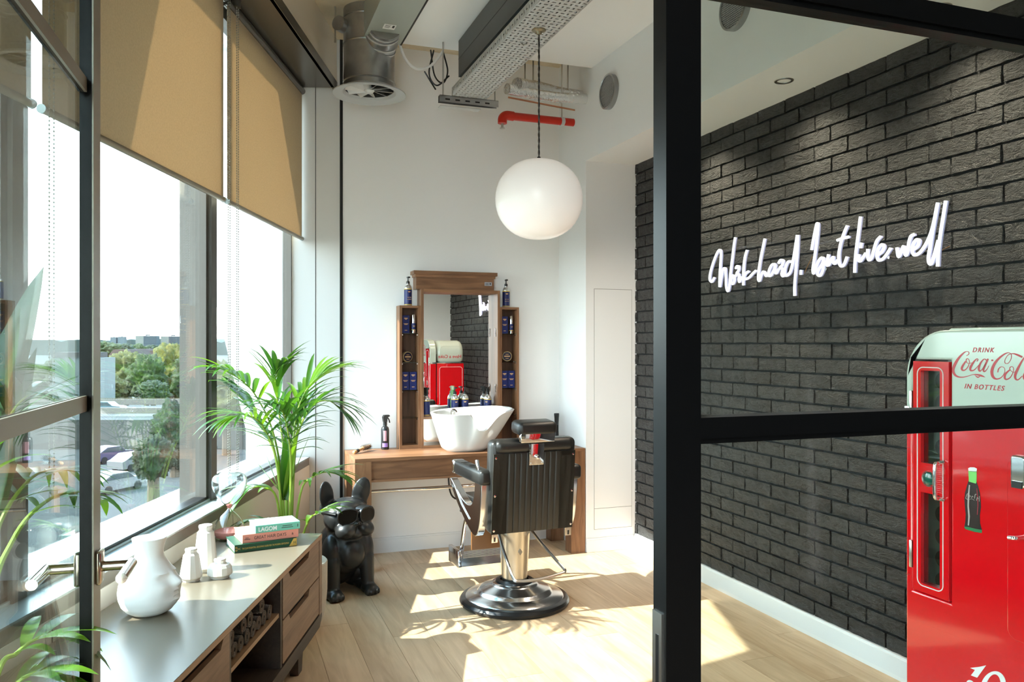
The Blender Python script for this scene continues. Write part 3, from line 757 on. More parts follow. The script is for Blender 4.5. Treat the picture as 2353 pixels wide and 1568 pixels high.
# perforated cable tray
TX0, TX1, TZ = 1.338, 1.560, 3.0
t = thing('cable_tray', 'long perforated galvanised cable tray under the white ceiling', 'cable tray', (TX0, 1.1, TZ))
def perforated(W, L, nx, ny, hw, hl):
    m = MB(); cw, cl = W/nx, L/ny
    for i in range(nx):
        for j in range(ny):
            x0, y0 = i*cw, j*cl; x1, y1 = x0 + cw, y0 + cl
            ox = 0; horiz = (i + j) % 2
            a, b = ((hl, hw) if horiz else (hw, hl))
            cx, cy = (x0+x1)/2, (y0+y1)/2
            q = [(x0, y0), (x1, y0), (x1, y1), (x0, y1), (cx-a/2, cy-b/2), (cx+a/2, cy-b/2), (cx+a/2, cy+b/2), (cx-a/2, cy+b/2)]
            m.add([(p[0], p[1], 0) for p in q], [(0, 1, 5, 4), (1, 2, 6, 5), (2, 3, 7, 6), (3, 0, 4, 7)])
    return m
TL = 3.72
pb = perforated(TX1 - TX0, TL, 8, 112, 0.0075, 0.017).build('tray_base', galv_l, t)
sm = pb.modifiers.new('thickness', 'SOLIDIFY'); sm.thickness = 0.0015
for x in (0.0, TX1 - TX0):
    M = MB().xf(Matrix.Translation((x, 0, 0)) @ Matrix.Rotation(-math.pi/2, 4, 'Y'))
    for (p, q) in [perforated(0.05, TL, 1, 112, 0.0075, 0.017).v and (perforated(0.05, TL, 1, 112, 0.0075, 0.017), 0)]: M.add(p.v, p.f)
    o = M.build('tray_side', galv_l, t); sm = o.modifiers.new('thickness', 'SOLIDIFY'); sm.thickness = 0.0015
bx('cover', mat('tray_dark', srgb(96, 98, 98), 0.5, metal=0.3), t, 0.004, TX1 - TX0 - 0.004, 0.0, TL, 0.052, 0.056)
for x in (-0.055, TX1 - TX0 + 0.065): MB().tube([(x, TL + 0.015, -0.03), (x, TL + 0.015, 0.333)], 0.005, 8).build('threaded_rod', steel, t)
st = MB(); st.box(-0.08, 0.305, TL - 0.002, TL + 0.002, -0.042, -0.001); st.box(-0.08, 0.305, TL + 0.036, TL + 0.040, -0.042, -0.001); st.box(-0.08, 0.305, TL - 0.002, TL + 0.040, -0.004, -0.001)
st.build('strut_channel', galv, t)
bx('end_plate', galv_l, t, -0.065, 0.20, TL + 0.041, TL + 0.10, -0.055, -0.052)
for k in range(5): bx('slot', MATS['gasket'], t, -0.045 + k*0.065, -0.015 + k*0.065, TL - 0.0026, TL - 0.0018, -0.030, -0.020)
for y in (0.9, 1.9, 2.75): # small clips on the underside
    MB().tube([(0.10, y, -0.004), (0.115, y + 0.01, -0.008), (0.13, y, -0.004)], 0.004, 6).build('cable_clip', steel, t)
# dark box put in for the shaded void above the tray
t = thing('tray_shade_box', 'dark grey box standing in for the shade above the cable tray', 'shade box', (1.362, 1.1, 3.10))
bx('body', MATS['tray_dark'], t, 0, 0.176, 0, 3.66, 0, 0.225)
bx('box_line', MATS['gasket'], t, -0.0008, 0, 0, 3.66, 0.11, 0.113)
t = thing('hanging_cables', 'loose white and black cables looping below the ceiling', 'cable', (1.0, 4.9, 3.1))
wc_ = mat('white_cable', (0.75, 0.75, 0.73), 0.4)
MB().tube(smooth_path([(0.02, 0.0, 0.22), (0.06, 0.0, 0.12), (0.13, 0.0, 0.07), (0.22, 0.0, 0.10), (0.30, 0.0, 0.2)], 8), 0.009, 10).build('white_hose', wc_, t)
for k, pp in enumerate([[(0.22, 0, 0.2), (0.25, 0.02, 0.05), (0.30, 0.0, 0.0), (0.33, 0, 0.08), (0.30, 0, 0.2)], [(0.18, 0, 0.06), (0.22, 0, 0.0), (0.25, -0.01, -0.05)], [(0.24, 0, 0.2), (0.21, 0.0, 0.05), (0.26, 0, -0.02), (0.34, 0, 0.05)]]):
    MB().tube(smooth_path(pp, 8), 0.005, 8).build('black_cable', black_pl, t)
# occupancy sensor under the tray
t = thing('ceiling_sensor', 'small white ceiling sensor on the underside of the cable tray', 'sensor', (1.47, 2.97, TZ - 0.001))
MB().lathe([(0.0, 0.0), (0.042, 0.0), (0.045, -0.008), (0.040, -0.016), (0, -0.017)], 32, cap0=False, cap1=False).build('housing', white_gloss, t)
MB().lathe([(0.0, -0.026), (0.014, -0.024), (0.024, -0.016)], 24, cap0=False, cap1=False).build('lens', MATS['gasket'], t)
# pendant
LP = cam_to_room(0.133, 3.94)
t = thing('pendant_lamp', 'white opal globe pendant lamp hanging from the cable tray', 'lamp', (LP[0], LP[1], 3.0))
opal = mat('opal_glass', (0.88, 0.86, 0.82), 0.25, emit=(1.0, 0.93, 0.84), estr=0.12)
prof = []
for k in range(25):
    a = math.pi*k/24; z = -math.cos(a)*0.196; r = 0.216*math.sin(a)**0.86
    prof.append((max(r, 0.0005), z*(1.0 if z > 0 else 1.0)))
MB().lathe(prof, 48, (0, 0, -0.838), cap0=False, cap1=False).build('globe', opal, t, 60)
tw = []
for k in range(121):
    a = k*0.55; z = -0.02 - 0.62*k/120; tw.append((0.0022*math.cos(a), 0.0022*math.sin(a), z))
MB().tube(tw, 0.0032, 8).build('twisted_flex', mat('flex_black', (0.02, 0.018, 0.016), 0.6), t)
MB().tube([(-q[0], -q[1], q[2]) for q in tw], 0.0032, 8).build('twisted_flex', mat('flex_grey', (0.10, 0.095, 0.085), 0.6), t)
MB().lathe([(0.0, 0.0), (0.036, 0.0), (0.034, -0.006), (0.018, -0.012), (0.010, -0.024), (0.0, -0.026)], 32, cap0=False, cap1=False).build('ceiling_rose', mat('aged_brass', srgb(150, 140, 116), 0.3, metal=0.8), t)
MB().cyl((0, 0, -0.648), (0, 0, -0.628), 0.012, 0.008, 16).build('cord_grip', black_pl, t)
# foil lagged pipes coming out of the bulkhead
foil = mat('foil', (0.90, 0.90, 0.90), 0.16, metal=0.9, bump=1.0, bscale=38)
t = thing('lagged_pipes', 'pair of foil-wrapped pipes under the ceiling by the bulkhead', 'pipes', (1.75, 5.1, 3.12))
MB().tube(smooth_path([(0.61, 0.02, 0.07), (0.40, 0.02, 0.08), (0.22, -0.06, 0.07), (0.05, -0.2, 0.03)], 6), [0.042]*7 + [0.045]*6 + [0.04]*6, 18).build('pipe', foil, t)
MB().tube(smooth_path([(0.61, -0.06, 0.03), (0.40, -0.08, 0.01), (0.20, -0.12, 0.0), (-0.02, -0.2, -0.01)], 6), 0.036, 18).build('pipe', foil, t)
MB().tube([(0.0, -0.17, -0.055), (0.52, -0.07, -0.06)], 0.006, 8).build('copper_pipe', mat('copper', (0.55, 0.25, 0.14), 0.3, metal=1), t)
for x in (0.18, 0.24, 0.5): MB().tube([(x, 0.0, 0.08), (x, 0.0, 0.4)], 0.005, 8).build('hanger_rod', steel, t)
# red sprinkler pipe
t = thing('sprinkler_pipe', 'red sprinkler pipe with an elbow and brass head by the back wall', 'pipe', (1.74, 5.0, 2.965))
red = mat('sprinkler_red', srgb(190, 38, 18), 0.35)
MB().cyl((0.03, 0, 0), (0.52, 0.03, 0.008), 0.026, n=20).build('pipe', red, t)
MB().tube(smooth_path([(0.07, 0.0, 0.0), (0.02, 0, 0.0), (-0.005, 0, -0.02), (-0.008, 0, -0.055)], 5), 0.031, 18).build('elbow', red, t)
MB().cyl((-0.008, 0, -0.055), (-0.008, 0, -0.085), 0.008, n=12).build('sprinkler_head', steel, t)
MB().cyl((-0.008, 0, -0.088), (-0.008, 0, -0.085), 0.018, n=16).build('deflector', steel, t)
MB().cyl((0.42, 0.024, 0.006), (0.445, 0.026, 0.007), 0.029, n=20).build('pipe_clamp', galv_l, t)
MB().tube([(0.432, 0.025, 0.03), (0.432, 0.025, 0.55)], 0.005, 8).build('hanger_rod', steel, t)
# round bulkhead grilles
def vent(y, z, label):
    t = thing('round_vent', label, 'vent', (X_COL, y, z), 0, 'bulkhead vents')
    M = Matrix.Rotation(-math.pi/2, 4, 'Y')
    MB().xf(M).lathe([(0.112, 0.0), (0.112, 0.03), (0.104, 0.034), (0.100, 0.03), (0.100, 0.004)], 40, cap0=False, cap1=False).build('collar', galv, t)
    MB().xf(M).lathe([(0.0, 0.006), (0.1, 0.006)], 32, cap0=False, cap1=False).build('back', MATS['gasket'], t)
    g = MB().xf(M); n = 19; p = 0.2/n
    for i in range(n):
        for s_ in (0, 1):
            c = -0.1 + (i+0.5)*p; h = math.sqrt(max(0, 0.0995**2 - c*c))
            if s_ == 0: g.box(c - 0.0011, c + 0.0011, -h, h, 0.022, 0.025)
            else: g.box(-h, h, c - 0.0011, c + 0.0011, 0.022, 0.025)
    g.build('mesh_grille', galv_l, t)
    return t
vent(4.66, 3.085, 'round steel vent grille on the bulkhead near the back wall')
vent(3.30, 3.095, 'round steel vent grille on the bulkhead near the top of the view')
# downlights with their own lamps
def downlight(y, label, watts=28):
    t = thing('downlight', label, 'downlight', (2.54, y, Z_SOFFIT), 0, 'bulkhead downlights')
    MB().lathe([(0.030, 0.004), (0.032, -0.003), (0.044, -0.004), (0.045, 0.0)], 32, cap0=False, cap1=False).build('trim_ring', steel, t)
    MB().lathe([(0.0, 0.001), (0.030, 0.001)], 24, cap0=False, cap1=False).build('lens', mat('lamp_lens', (0.9, 0.85, 0.8), 0.2, emit=(1, 0.82, 0.62), estr=1.2) if 'lamp_lens' not in MATS else MATS['lamp_lens'], t)
    ld = bpy.data.lights.new('downlight_beam', 'SPOT'); ld.energy = watts; ld.color = (1, 0.83, 0.64); ld.spot_size = math.radians(130); ld.spot_blend = 1.0; ld.shadow_soft_size = 0.03
    lo = bpy.data.objects.new('downlight_beam', ld); COL.objects.link(lo); lo.parent = t; lo.location = (0, 0, -0.012)
downlight(3.18, 'recessed round downlight in the white soffit above the brick wall')
downlight(2.29, 'recessed downlight in the soffit above the vending machine')
downlight(4.06, 'recessed downlight in the soffit near the column')

# ---------------------------------------------------------------- sideboard under the window (window axes)
side_wood = wood('sideboard_oak', srgb(136, 108, 84), srgb(104, 80, 60), 'Y', 3.0, 0.5, 0.06, 14)
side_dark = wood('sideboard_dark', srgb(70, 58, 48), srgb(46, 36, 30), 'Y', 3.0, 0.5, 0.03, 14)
edge_wood = wood('sideboard_edge', srgb(168, 136, 102), srgb(140, 110, 80), 'Y', 3.0, 0.45, 0.03, 14)
top_stone = mat('sideboard_top', srgb(116, 107, 91), 0.27, spec=0.6, var=0.02, vscale=3)
SY0, SY1, SXB, SXF, SZ = 1.85, 3.70, -1.352, -0.88, 0.57
sb = thing('sideboard', 'low wooden sideboard with a stone-grey top, drawers and an open shelf', 'sideboard', (*cam_to_room(SXF, SY0), 0), -TH)
def B(name, m, x0, x1, y0, y1, z0, z1, bevel=0, parent=None):
    return bx(name, m, parent or sb, x0 - SXF, x1 - SXF, y0 - SY0, y1 - SY0, z0, z1, bevel)
B('top', edge_wood, SXB, SXF, SY0, SY1, SZ - 0.020, SZ - 0.0012)
B('top_surface', top_stone, SXB, SXF - 0.001, SY0, SY1 - 0.001, SZ - 0.0012, SZ)

# ends and base with the slanted lower edge
B('end_panel', side_wood, SXB, SXF - 0.001, SY1 - 0.045, SY1, 0.205, SZ - 0.020)
B('end_panel', side_wood, SXB, SXF - 0.001, SY0, SY0 + 0.045, 0.205, SZ - 0.020)
L = SY1 - SY0
MB().prism([(0, 0.205), (0, 0.185), (0.045, 0.150), (L - 0.045, 0.150), (L, 0.185), (L, 0.205)], 0, SXB - SXF, -0.001).build('base_frame', side_dark, sb)
B('back_panel', side_dark, SXB, SXB + 0.012, SY0 + 0.045, SY1 - 0.045, 0.205, SZ - 0.020)
for y in (2.50, 3.055): B('divider', side_dark, SXB + 0.012, SXF - 0.006, y, y + 0.018, 0.205, SZ - 0.020)
B('shelf', edge_wood, SXB + 0.012, SXF - 0.012, 2.518, 3.055, 0.402, 0.418)
B('shelf_shade_lining', side_dark, SXB + 0.012, SXB + 0.016, 2.518, 3.055, 0.205, SZ - 0.02)  # dark lining standing in for the shadow inside the open shelf
def drawer(y0, y1, z0, z1, n0, n1):
    a, b = y0 - SY0, y1 - SY0; c, d = n0 - SY0, n1 - SY0
    poly = [(a, z0), (b, z0), (b, z1), (d + 0.012, z1), (d - 0.010, z1 - 0.026), (c + 0.010, z1 - 0.026), (c - 0.012, z1), (a, z1)]
    o = MB().prism(poly, 0, -0.022, -0.003).build('drawer_front', side_wood, sb)
    MB().prism([(c - 0.02, z1 - 0.04), (d + 0.02, z1 - 0.04), (d + 0.02, z1 + 0.002), (c - 0.02, z1 + 0.002)], 0, -0.034, -0.024).build('finger_pull', MATS['gasket'], o)
drawer(3.078, 3.652, 0.386, 0.546, 3.17, 3.47); drawer(3.078, 3.652, 0.214, 0.380, 3.17, 3.47)
drawer(1.90, 2.496, 0.386, 0.546, 2.12, 2.43); drawer(1.90, 2.496, 0.214, 0.380, 2.12, 2.43)
for y, s in ((SY1 - 0.22, 1), (SY0 + 0.22, -1)):
    for x in (SXF - 0.07, SXB + 0.09):
        xx, yy = x - SXF, y - SY0
        vs = [(xx-0.03, yy-0.045, 0.15), (xx+0.03, yy-0.045, 0.15), (xx+0.03, yy+0.045, 0.15), (xx-0.03, yy+0.045, 0.15),
              (xx-0.018, yy-0.03+0.03*s, 0), (xx+0.018, yy-0.03+0.03*s, 0), (xx+0.018, yy+0.03+0.03*s, 0), (xx-0.018, yy+0.03+0.03*s, 0)]
        MB().add(vs, [(0,1,2,3),(7,6,5,4),(0,4,5,1),(1,5,6,2),(2,6,7,3),(3,7,4,0)]).build('leg', side_dark, sb)
# --- rolled towels on the open shelf
towel_m = mat('towel_black', (0.018, 0.017, 0.016), 0.9, sheen=0.5, bump=0.6, bscale=300)
hem_m = mat('towel_hem', srgb(112, 100, 88), 0.8)
def towel(y, z, r, seed, label):
    t = thing('rolled_towel', label, 'towel', (*cam_to_room(SXF - 0.03, y), z), -TH, 'rolled towels in the sideboard')
    rnd = random.Random(seed); n = 60; turns = 3.2; sp = []
    for k in range(n+1):
        a = seed + turns*2*math.pi*k/n; rr = r*(0.22 + 0.76*k/n)*(1 + 0.06*math.sin(a*2+seed))
        sp.append((rr*math.cos(a), rr*math.sin(a)*0.94 + r*0.96))
    w = r*0.07
    out = []; inn = []
    for k, (a, b) in enumerate(sp):
        d = Vector((a, b - r*0.96)).normalized(); out.append((a + d.x*w, b + d.y*w)); inn.append((a - d.x*w, b - d.y*w))
    M = MB(); dep = -0.20
    M.grid([[(0, *p) for p in out], [(dep, *p) for p in out]]); M.grid([[(0, *p) for p in inn], [(dep, *p) for p in inn]])
    M.grid([[(0, *p) for p in inn], [(0, *p) for p in out]])
    M.cyl((-0.012, 0, r*0.96), (dep, 0, r*0.96), r*0.9, n=20)
    M.build('roll', towel_m, t)
    H = MB(); H.tube([(0.0008, *p) for p in out], 0.0008, 5); H.tube([(0.0008, *p) for p in inn], 0.0006, 5)
    H.build('hem', hem_m, t)
rt = 0.0285; k = 0
row = ['nearest the middle drawers', 'second from the middle drawers', 'third from the middle drawers', 'fourth from the middle drawers', 'fifth from the middle drawers', 'sixth from the middle drawers', 'seventh from the middle drawers', 'eighth, by the far divider']
for i in range(8): towel(2.552 + i*0.063, 0.418, rt, i*1.7, 'black rolled towel in the bottom row of the shelf, ' + row[i])
for i, (y, w_) in enumerate([(2.581, 'nearest the camera'), (2.707, 'in the middle'), (2.771, 'just right of the middle'), (2.900, 'farthest from the camera')]):
    towel(y, 0.418 + rt*1.70, rt*1.02, i*2.3 + 0.8, 'black rolled towel in the top layer, ' + w_)

# ---------------------------------------------------------------- things on the sideboard
porc = mat('matt_porcelain', (0.84, 0.82, 0.77), 0.42, spec=0.4)
t = thing('face_vase', 'large white porcelain vase with a face in relief at the near end of the sideboard', 'vase', (*cam_to_room(-1.186, 2.61), SZ), -TH)
fprof = [(0.030, 0.0), (0.052, 0.002), (0.070, 0.012), (0.085, 0.030), (0.093, 0.052), (0.0955, 0.075), (0.092, 0.098), (0.084, 0.120), (0.075, 0.138), (0.064, 0.154), (0.054, 0.168), (0.047, 0.180), (0.0435, 0.192), (0.0435, 0.203), (0.046, 0.218), (0.0495, 0.232), (0.053, 0.246),
         (0.050, 0.247), (0.0455, 0.232), (0.041, 0.215), (0.039, 0.195), (0.045, 0.17), (0.07, 0.12), (0.075, 0.06), (0.0, 0.02)]
pp = []
for i in range(len(fprof)-1):
    for s_ in range(3): pp.append((fprof[i][0]+(fprof[i+1][0]-fprof[i][0])*s_/3, fprof[i][1]+(fprof[i+1][1]-fprof[i][1])*s_/3))
pp.append(fprof[-1])
outer_n = 16*3
def face(p, th):
    r = math.hypot(p.x, p.y)
    if r < 0.045 or p.z > 0.17: return p
    a = math.atan2(math.sin(th + 0.15), math.cos(th + 0.15)); z = p.z
    g = lambda a0, z0, sa, sz: math.exp(-((a-a0)/sa)**2 - ((z-z0)/sz)**2)
    d = 0.0
    A = 1.35
    d += 0.016*g(0, 0.106, 0.15, 0.013) + 0.009*g(0, 0.120, 0.11, 0.018)          # nose
    d += 0.007*g(0, 0.080, 0.26, 0.0045) + 0.007*g(0, 0.070, 0.22, 0.0048) - 0.006*g(0, 0.0752, 0.26, 0.0028)   # lips
    d += 0.008*g(0, 0.050, 0.30, 0.013) - 0.006*g(0, 0.062, 0.3, 0.005)            # chin
    for s_ in (-1, 1):
        d -= 0.008*g(0.42*s_, 0.122, 0.22, 0.012); d += 0.004*g(0.42*s_, 0.121, 0.15, 0.006)   # eyes
        d += 0.006*g(0.42*s_, 0.139, 0.30, 0.006)                                  # brows
        d += 0.005*g(0.55*s_, 0.098, 0.25, 0.016)                                  # cheeks
    k = 1 + A*d/r
    return Vector((p.x*k, p.y*k, p.z))
MB().lathe(pp, 96, fn=face, cap0=True, cap1=False).build('body', porc, t, 60)
def facet_vase(label, X, Y, prof, n, rim):
    t = thing('ceramic_vase', label, 'vase', (*cam_to_room(X, Y), SZ), -TH + 0.3, 'white faceted vases')
    MB().lathe(prof, n, cap1=False).build('body', MATS['bisque'], t, 20)
    r, z = prof[-1]
    MB().lathe([(r, z), (r - 0.004, z + 0.0015), (r - 0.007, z - 0.002), (r - 0.008, z - 0.04), (0, z - 0.041)], 28, cap0=False, cap1=False).build('mouth', MATS['bisque'], t)
mat('bisque', (0.83, 0.80, 0.73), 0.5)
facet_vase('tall white tapered ceramic vase behind the two smaller ones', -1.186, 3.09, [(0.030, 0.0), (0.036, 0.010), (0.0445, 0.016), (0.044, 0.022), (0.031, 0.150), (0.024, 0.158), (0.024, 0.164), (0.026, 0.172), (0.0245, 0.178)], 14, 0)
facet_vase('medium white tapered ceramic vase beside the face vase', -1.192, 2.965, [(0.030, 0.0), (0.033, 0.008), (0.040, 0.014), (0.0395, 0.022), (0.0275, 0.096), (0.021, 0.103), (0.020, 0.108), (0.022, 0.114), (0.0205, 0.119)], 12, 0)
facet_vase('small squat white ceramic vase with a short neck', -1.100, 3.005, [(0.033, 0.0), (0.036, 0.007), (0.0455, 0.014), (0.043, 0.040), (0.036, 0.050), (0.022, 0.054), (0.0205, 0.058), (0.022, 0.066), (0.020, 0.070)], 14, 0)
# hourglass
t = thing('hourglass', 'large clear glass hourglass with pink sand behind the books', 'hourglass', (*cam_to_room(-1.275, 3.60), SZ))
clear = mat('clear_glass', (0.96, 0.985, 0.98), 0.0, trans=1.0, ior=1.46)
hp = [(0.0, 0.002), (0.045, 0.002), (0.062, 0.010), (0.070, 0.026), (0.069, 0.045), (0.060, 0.072), (0.042, 0.100), (0.020, 0.122), (0.0085, 0.134), (0.0085, 0.140), (0.018, 0.152), (0.040, 0.174), (0.062, 0.204), (0.074, 0.236), (0.076, 0.262), (0.068, 0.284), (0.045, 0.298), (0.020, 0.303), (0.0, 0.304)]
hs = [(p.x, p.y) for p in smooth_path([(a, b, 0) for a, b in hp], 4)]
MB().lathe([(max(r, 0.0), z) for r, z in hs], 48, cap0=False, cap1=False).build('glass_bulbs', clear, t, 60)
MB().lathe([(max(r - 0.003, 0.0), z) for r, z in hs[3:-3]], 48, cap0=False, cap1=False).build('inner_wall', clear, t, 60).data.flip_normals()
sand = mat('pink_sand', srgb(224, 140, 128), 0.9, bump=0.5, bscale=500)
MB().lathe([(0.0, 0.006), (0.043, 0.006), (0.058, 0.013), (0.0655, 0.027), (0.0645, 0.038), (0.04, 0.034), (0.02, 0.036), (0, 0.034)], 40, cap0=False, cap1=False).build('pink_sand', sand, t)
MB().lathe([(0.004, 0.138), (0.014, 0.152), (0.012, 0.156), (0, 0.158)], 20, cap0=False, cap1=False).build('pink_sand', sand, t)
# books
def book(label, name, X, Y, z, ang, L, D, H, cover, pages, deco):
    t = thing(name, label, 'book', (*cam_to_room(X, Y), z), ang - TH, 'stacked books on the sideboard')
    ct = 0.003
    bx('back_cover', cover, t, 0, L, 0, D, 0, ct); bx('front_cover', cover, t, 0, L, 0, D, H - ct, H)
    bx('spine', cover, t, 0, L, -0.002, ct, 0, H, 0.001, 1)
    bx('page_block', pages, t, 0.004, L - 0.004, ct, D - 0.004, ct, H - ct)
    deco(t, L, D, H); return t
paper = mat('paper', (0.80, 0.76, 0.66), 0.8)
gold = mat('gold_foil', srgb(212, 176, 92), 0.35, metal=0.3); ink = mat('ink_black', (0.03, 0.03, 0.03), 0.6); inkw = mat('ink_white', (0.85, 0.86, 0.84), 0.6)
def deco1(t, L, D, H):
    text_on('title', 'THE QUINTESSENTIAL GROOMING GUIDE FOR THE MODERN GENTLEMAN', 0.0105, gold, t, (0.030, -0.0022, H*0.36), (1, 0, 0), (0, 0, 1), 0.0003, xs=0.555)
    MB().prism([(L - 0.034, 0.001), (L - 0.001, 0.001), (L - 0.001, H - 0.001), (L - 0.014, H - 0.001)], 1, -0.0026, -0.002).build('gold_corner', gold, t)
    text_on('emblem', 'H', 0.016, MATS['book_green'], t, (L - 0.016, -0.0028, H*0.3), (1, 0, 0), (0, 0, 1), 0.0003)
    for s_ in (-1, 1):
        MB().tube([(0.006, -0.0026, H*0.5 + 0.006*s_), (0.024, -0.0026, H*0.5 - 0.004*s_)], 0.0006, 5).build('scissors', gold, t)
        MB().lathe([(0.0026, -0.0004), (0.0040, -0.0004), (0.0040, 0.0004), (0.0026, 0.0004)], 14, cap0=False, cap1=False).build('scissors_ring', gold, t).matrix_local = Matrix.Translation((0.007, -0.0026, H*0.5 + 0.0058*s_)) @ Matrix.Rotation(math.pi/2, 4, 'X')
def deco2(t, L, D, H):
    text_on('title', 'GREAT HAIR DAYS', 0.0195, ink, t, (L*0.20, -0.0022, H*0.34), (1, 0, 0), (0, 0, 1), 0.0003, xs=0.84)
    bx('author_print', ink, t, 0.012, 0.026, -0.0024, -0.002, H*0.56, H*0.62); bx('author_print', ink, t, 0.008, 0.032, -0.0024, -0.002, H*0.40, H*0.47)
    text_on('publisher_mark', '&', 0.014, ink, t, (L - 0.03, -0.0022, H*0.36), (1, 0, 0), (0, 0, 1), 0.0003)
def deco3(t, L, D, H):
    text_on('title', 'LAGOM', 0.0245, inkw, t, (0.012, -0.0022, H*0.22), (1, 0, 0), (0, 0, 1), 0.0004, xs=0.92, bold=0.0006)
    bx('subtitle_print', ink, t, L*0.60, L*0.82, -0.0024, -0.002, H*0.58, H*0.66); bx('subtitle_print', ink, t, L*0.58, L*0.84, -0.0024, -0.002, H*0.34, H*0.42); bx('publisher_mark', ink, t, L*0.94, L*0.955, -0.0024, -0.002, H*0.3, H*0.7)
    rnd = random.Random(2)
    bx('cover_print', mat('cover_print', (0.80, 0.83, 0.80), 0.5), t, 0.003, L - 0.003, 0.004, D - 0.003, H, H + 0.0004)
    for k in range(14):
        m = (MATS['book_mint'], MATS['book_pink'], MATS['book_green'])[k % 3]
        MB().lathe([(0.0, 0.0006), (0.003 + 0.004*rnd.random(), 0.0005)], 8, (0.015 + rnd.random()*(L - 0.03), 0.015 + rnd.random()*(D - 0.03), H), cap0=False, cap1=False).build('cover_motif', m, t)
mat('book_green', srgb(28, 74, 52), 0.45); mat('book_pink', srgb(226, 148, 130), 0.5); mat('book_mint', srgb(116, 190, 168), 0.45)
a0 = math.radians(31)
book('thick dark green book with gold lettering at the bottom of the stack', 'book', -1.163, 3.345, SZ, a0, 0.262, 0.175, 0.034, MATS['book_green'], paper, deco1)
book('salmon pink book in the middle of the stack', 'book', -1.140, 3.374, SZ + 0.034, a0, 0.238, 0.165, 0.036, MATS['book_pink'], paper, deco2)
book('mint green paperback with white lettering on top of the stack', 'book', -1.094, 3.402, SZ + 0.070, a0 - 0.02, 0.190, 0.135, 0.032, MATS['book_mint'], paper, deco3)

# ---------------------------------------------------------------- palms
leafA = leafmat('palm_leaf', (0.022, 0.078, 0.008), (0.034, 0.092, 0.004)); leafY = leafmat('palm_leaf_young', (0.060, 0.140, 0.008), (0.085, 0.155, 0.005))
leafD = leafmat('palm_leaf_dark', (0.014, 0.055, 0.014), (0.016, 0.055, 0.005), 0.3)
stemm = mat('palm_stem', (0.25, 0.36, 0.05), 0.45)
XMIN = [-0.322]                     # leaves bend clear of the window panes
def leaflet(base, d, L, w, droop, fold=0.25, nseg=6, up=Vector((0, 0, 1))):
    """one leaflet as a folded tapering blade"""
    d = d.normalized(); side = d.cross(up)
    if side.length < 1e-3: side = Vector((1, 0, 0))
    side.normalize(); rows = []; p = Vector(base); dirv = d.copy()
    for k in range(nseg+1):
        t = k/nseg; ww = w*(math.sin(math.pi*min(1, 0.10 + t*0.90))**0.75)*(1 - 0.25*t) if k < nseg else 0.0004
        nrm = side.cross(dirv).normalized()
        row = [p - side*ww + nrm*ww*fold, p.copy(), p + side*ww + nrm*ww*fold]
        for q in row: q.x = max(q.x, XMIN[0] if q.z > 0.72 else XMIN[0] + 0.11)
        rows.append(row)
        dirv = (dirv + Vector((0, 0, -1))*droop*(0.4 + t)/nseg).normalized(); p = p + dirv*(L/nseg)
    return rows
def frond(plant, ctrl, nleaf, L, w, mats_, seed, start=0.42, droop=0.9, spread=0.95, rr=0.006, vdir=0.15):
    rnd = random.Random(seed); path = smooth_path(ctrl, 10); n = len(path)
    rad = [rr*(1.25 - 1.1*i/(n-1)) for i in range(n)]
    f = MB().tube(path, rad, 7).build('frond', stemm, plant)
    for k in range(nleaf):
        t = start + (1 - start)*(k/(nleaf-1))*0.985; i = min(int(t*(n-1)), n-2)
        p = path[i].lerp(path[i+1], t*(n-1) - i); tg = (path[i+1] - path[i]).normalized()
        s_ = -1 if k % 2 else 1
        lat = tg.cross(Vector((0, 0, 1)));
        if lat.length < 0.05: lat = Vector((1, 0, 0))
        lat.normalize()
        prog = (t - start)/(1 - start)
        fw = 0.55 + 1.1*prog; ln = L*(0.62 + 0.5*math.sin(math.pi*min(1, 0.15 + prog*0.8)))*rnd.uniform(0.85, 1.1)
        d = lat*s_*spread*(1.1 - 0.75*prog) + tg*fw + Vector((0, 0, vdir + rnd.uniform(-0.12, 0.12)))
        M = MB(); M.grid(leaflet(p, d, ln, w*1.2*rnd.uniform(0.8, 1.15), droop*rnd.uniform(0.6, 1.3)))
        M.build('leaflet', rnd.choice(mats_), f, 180)
    return f
PB = Vector((-1.13, 4.02, 0.34))
def pc(px, py, Y):
    """a point of the plant in window axes, relative to the pot"""
    return Vector(((px-1176)/1834*Y - PB.x, Y - PB.y, EYE - (py-790)/1834*Y))
palm = thing('potted_palm', 'tall green kentia palm in a pale concrete planter behind the sideboard', 'plant', (*cam_to_room(PB.x, PB.y), 0), -TH)
conc_p = mat('planter_concrete', srgb(176, 168, 154), 0.75, bump=0.3, bscale=80, var=0.08, vscale=20)
pl = MB(); pl.lathe([(0.0, 0.0), (0.115, 0.0), (0.145, 0.012), (0.172, 0.055), (0.188, 0.12), (0.195, 0.2), (0.196, 0.345), (0.192, 0.35), (0.170, 0.35), (0.165, 0.345), (0.160, 0.30)], 48, cap0=False, cap1=False); pl.build('planter', conc_p, palm)
MB().lathe([(0.0, 0.325), (0.08, 0.33), (0.163, 0.322)], 24, cap0=False, cap1=False).build('soil', mat('soil', (0.05, 0.035, 0.022), 0.95, bump=1, bscale=80), palm)
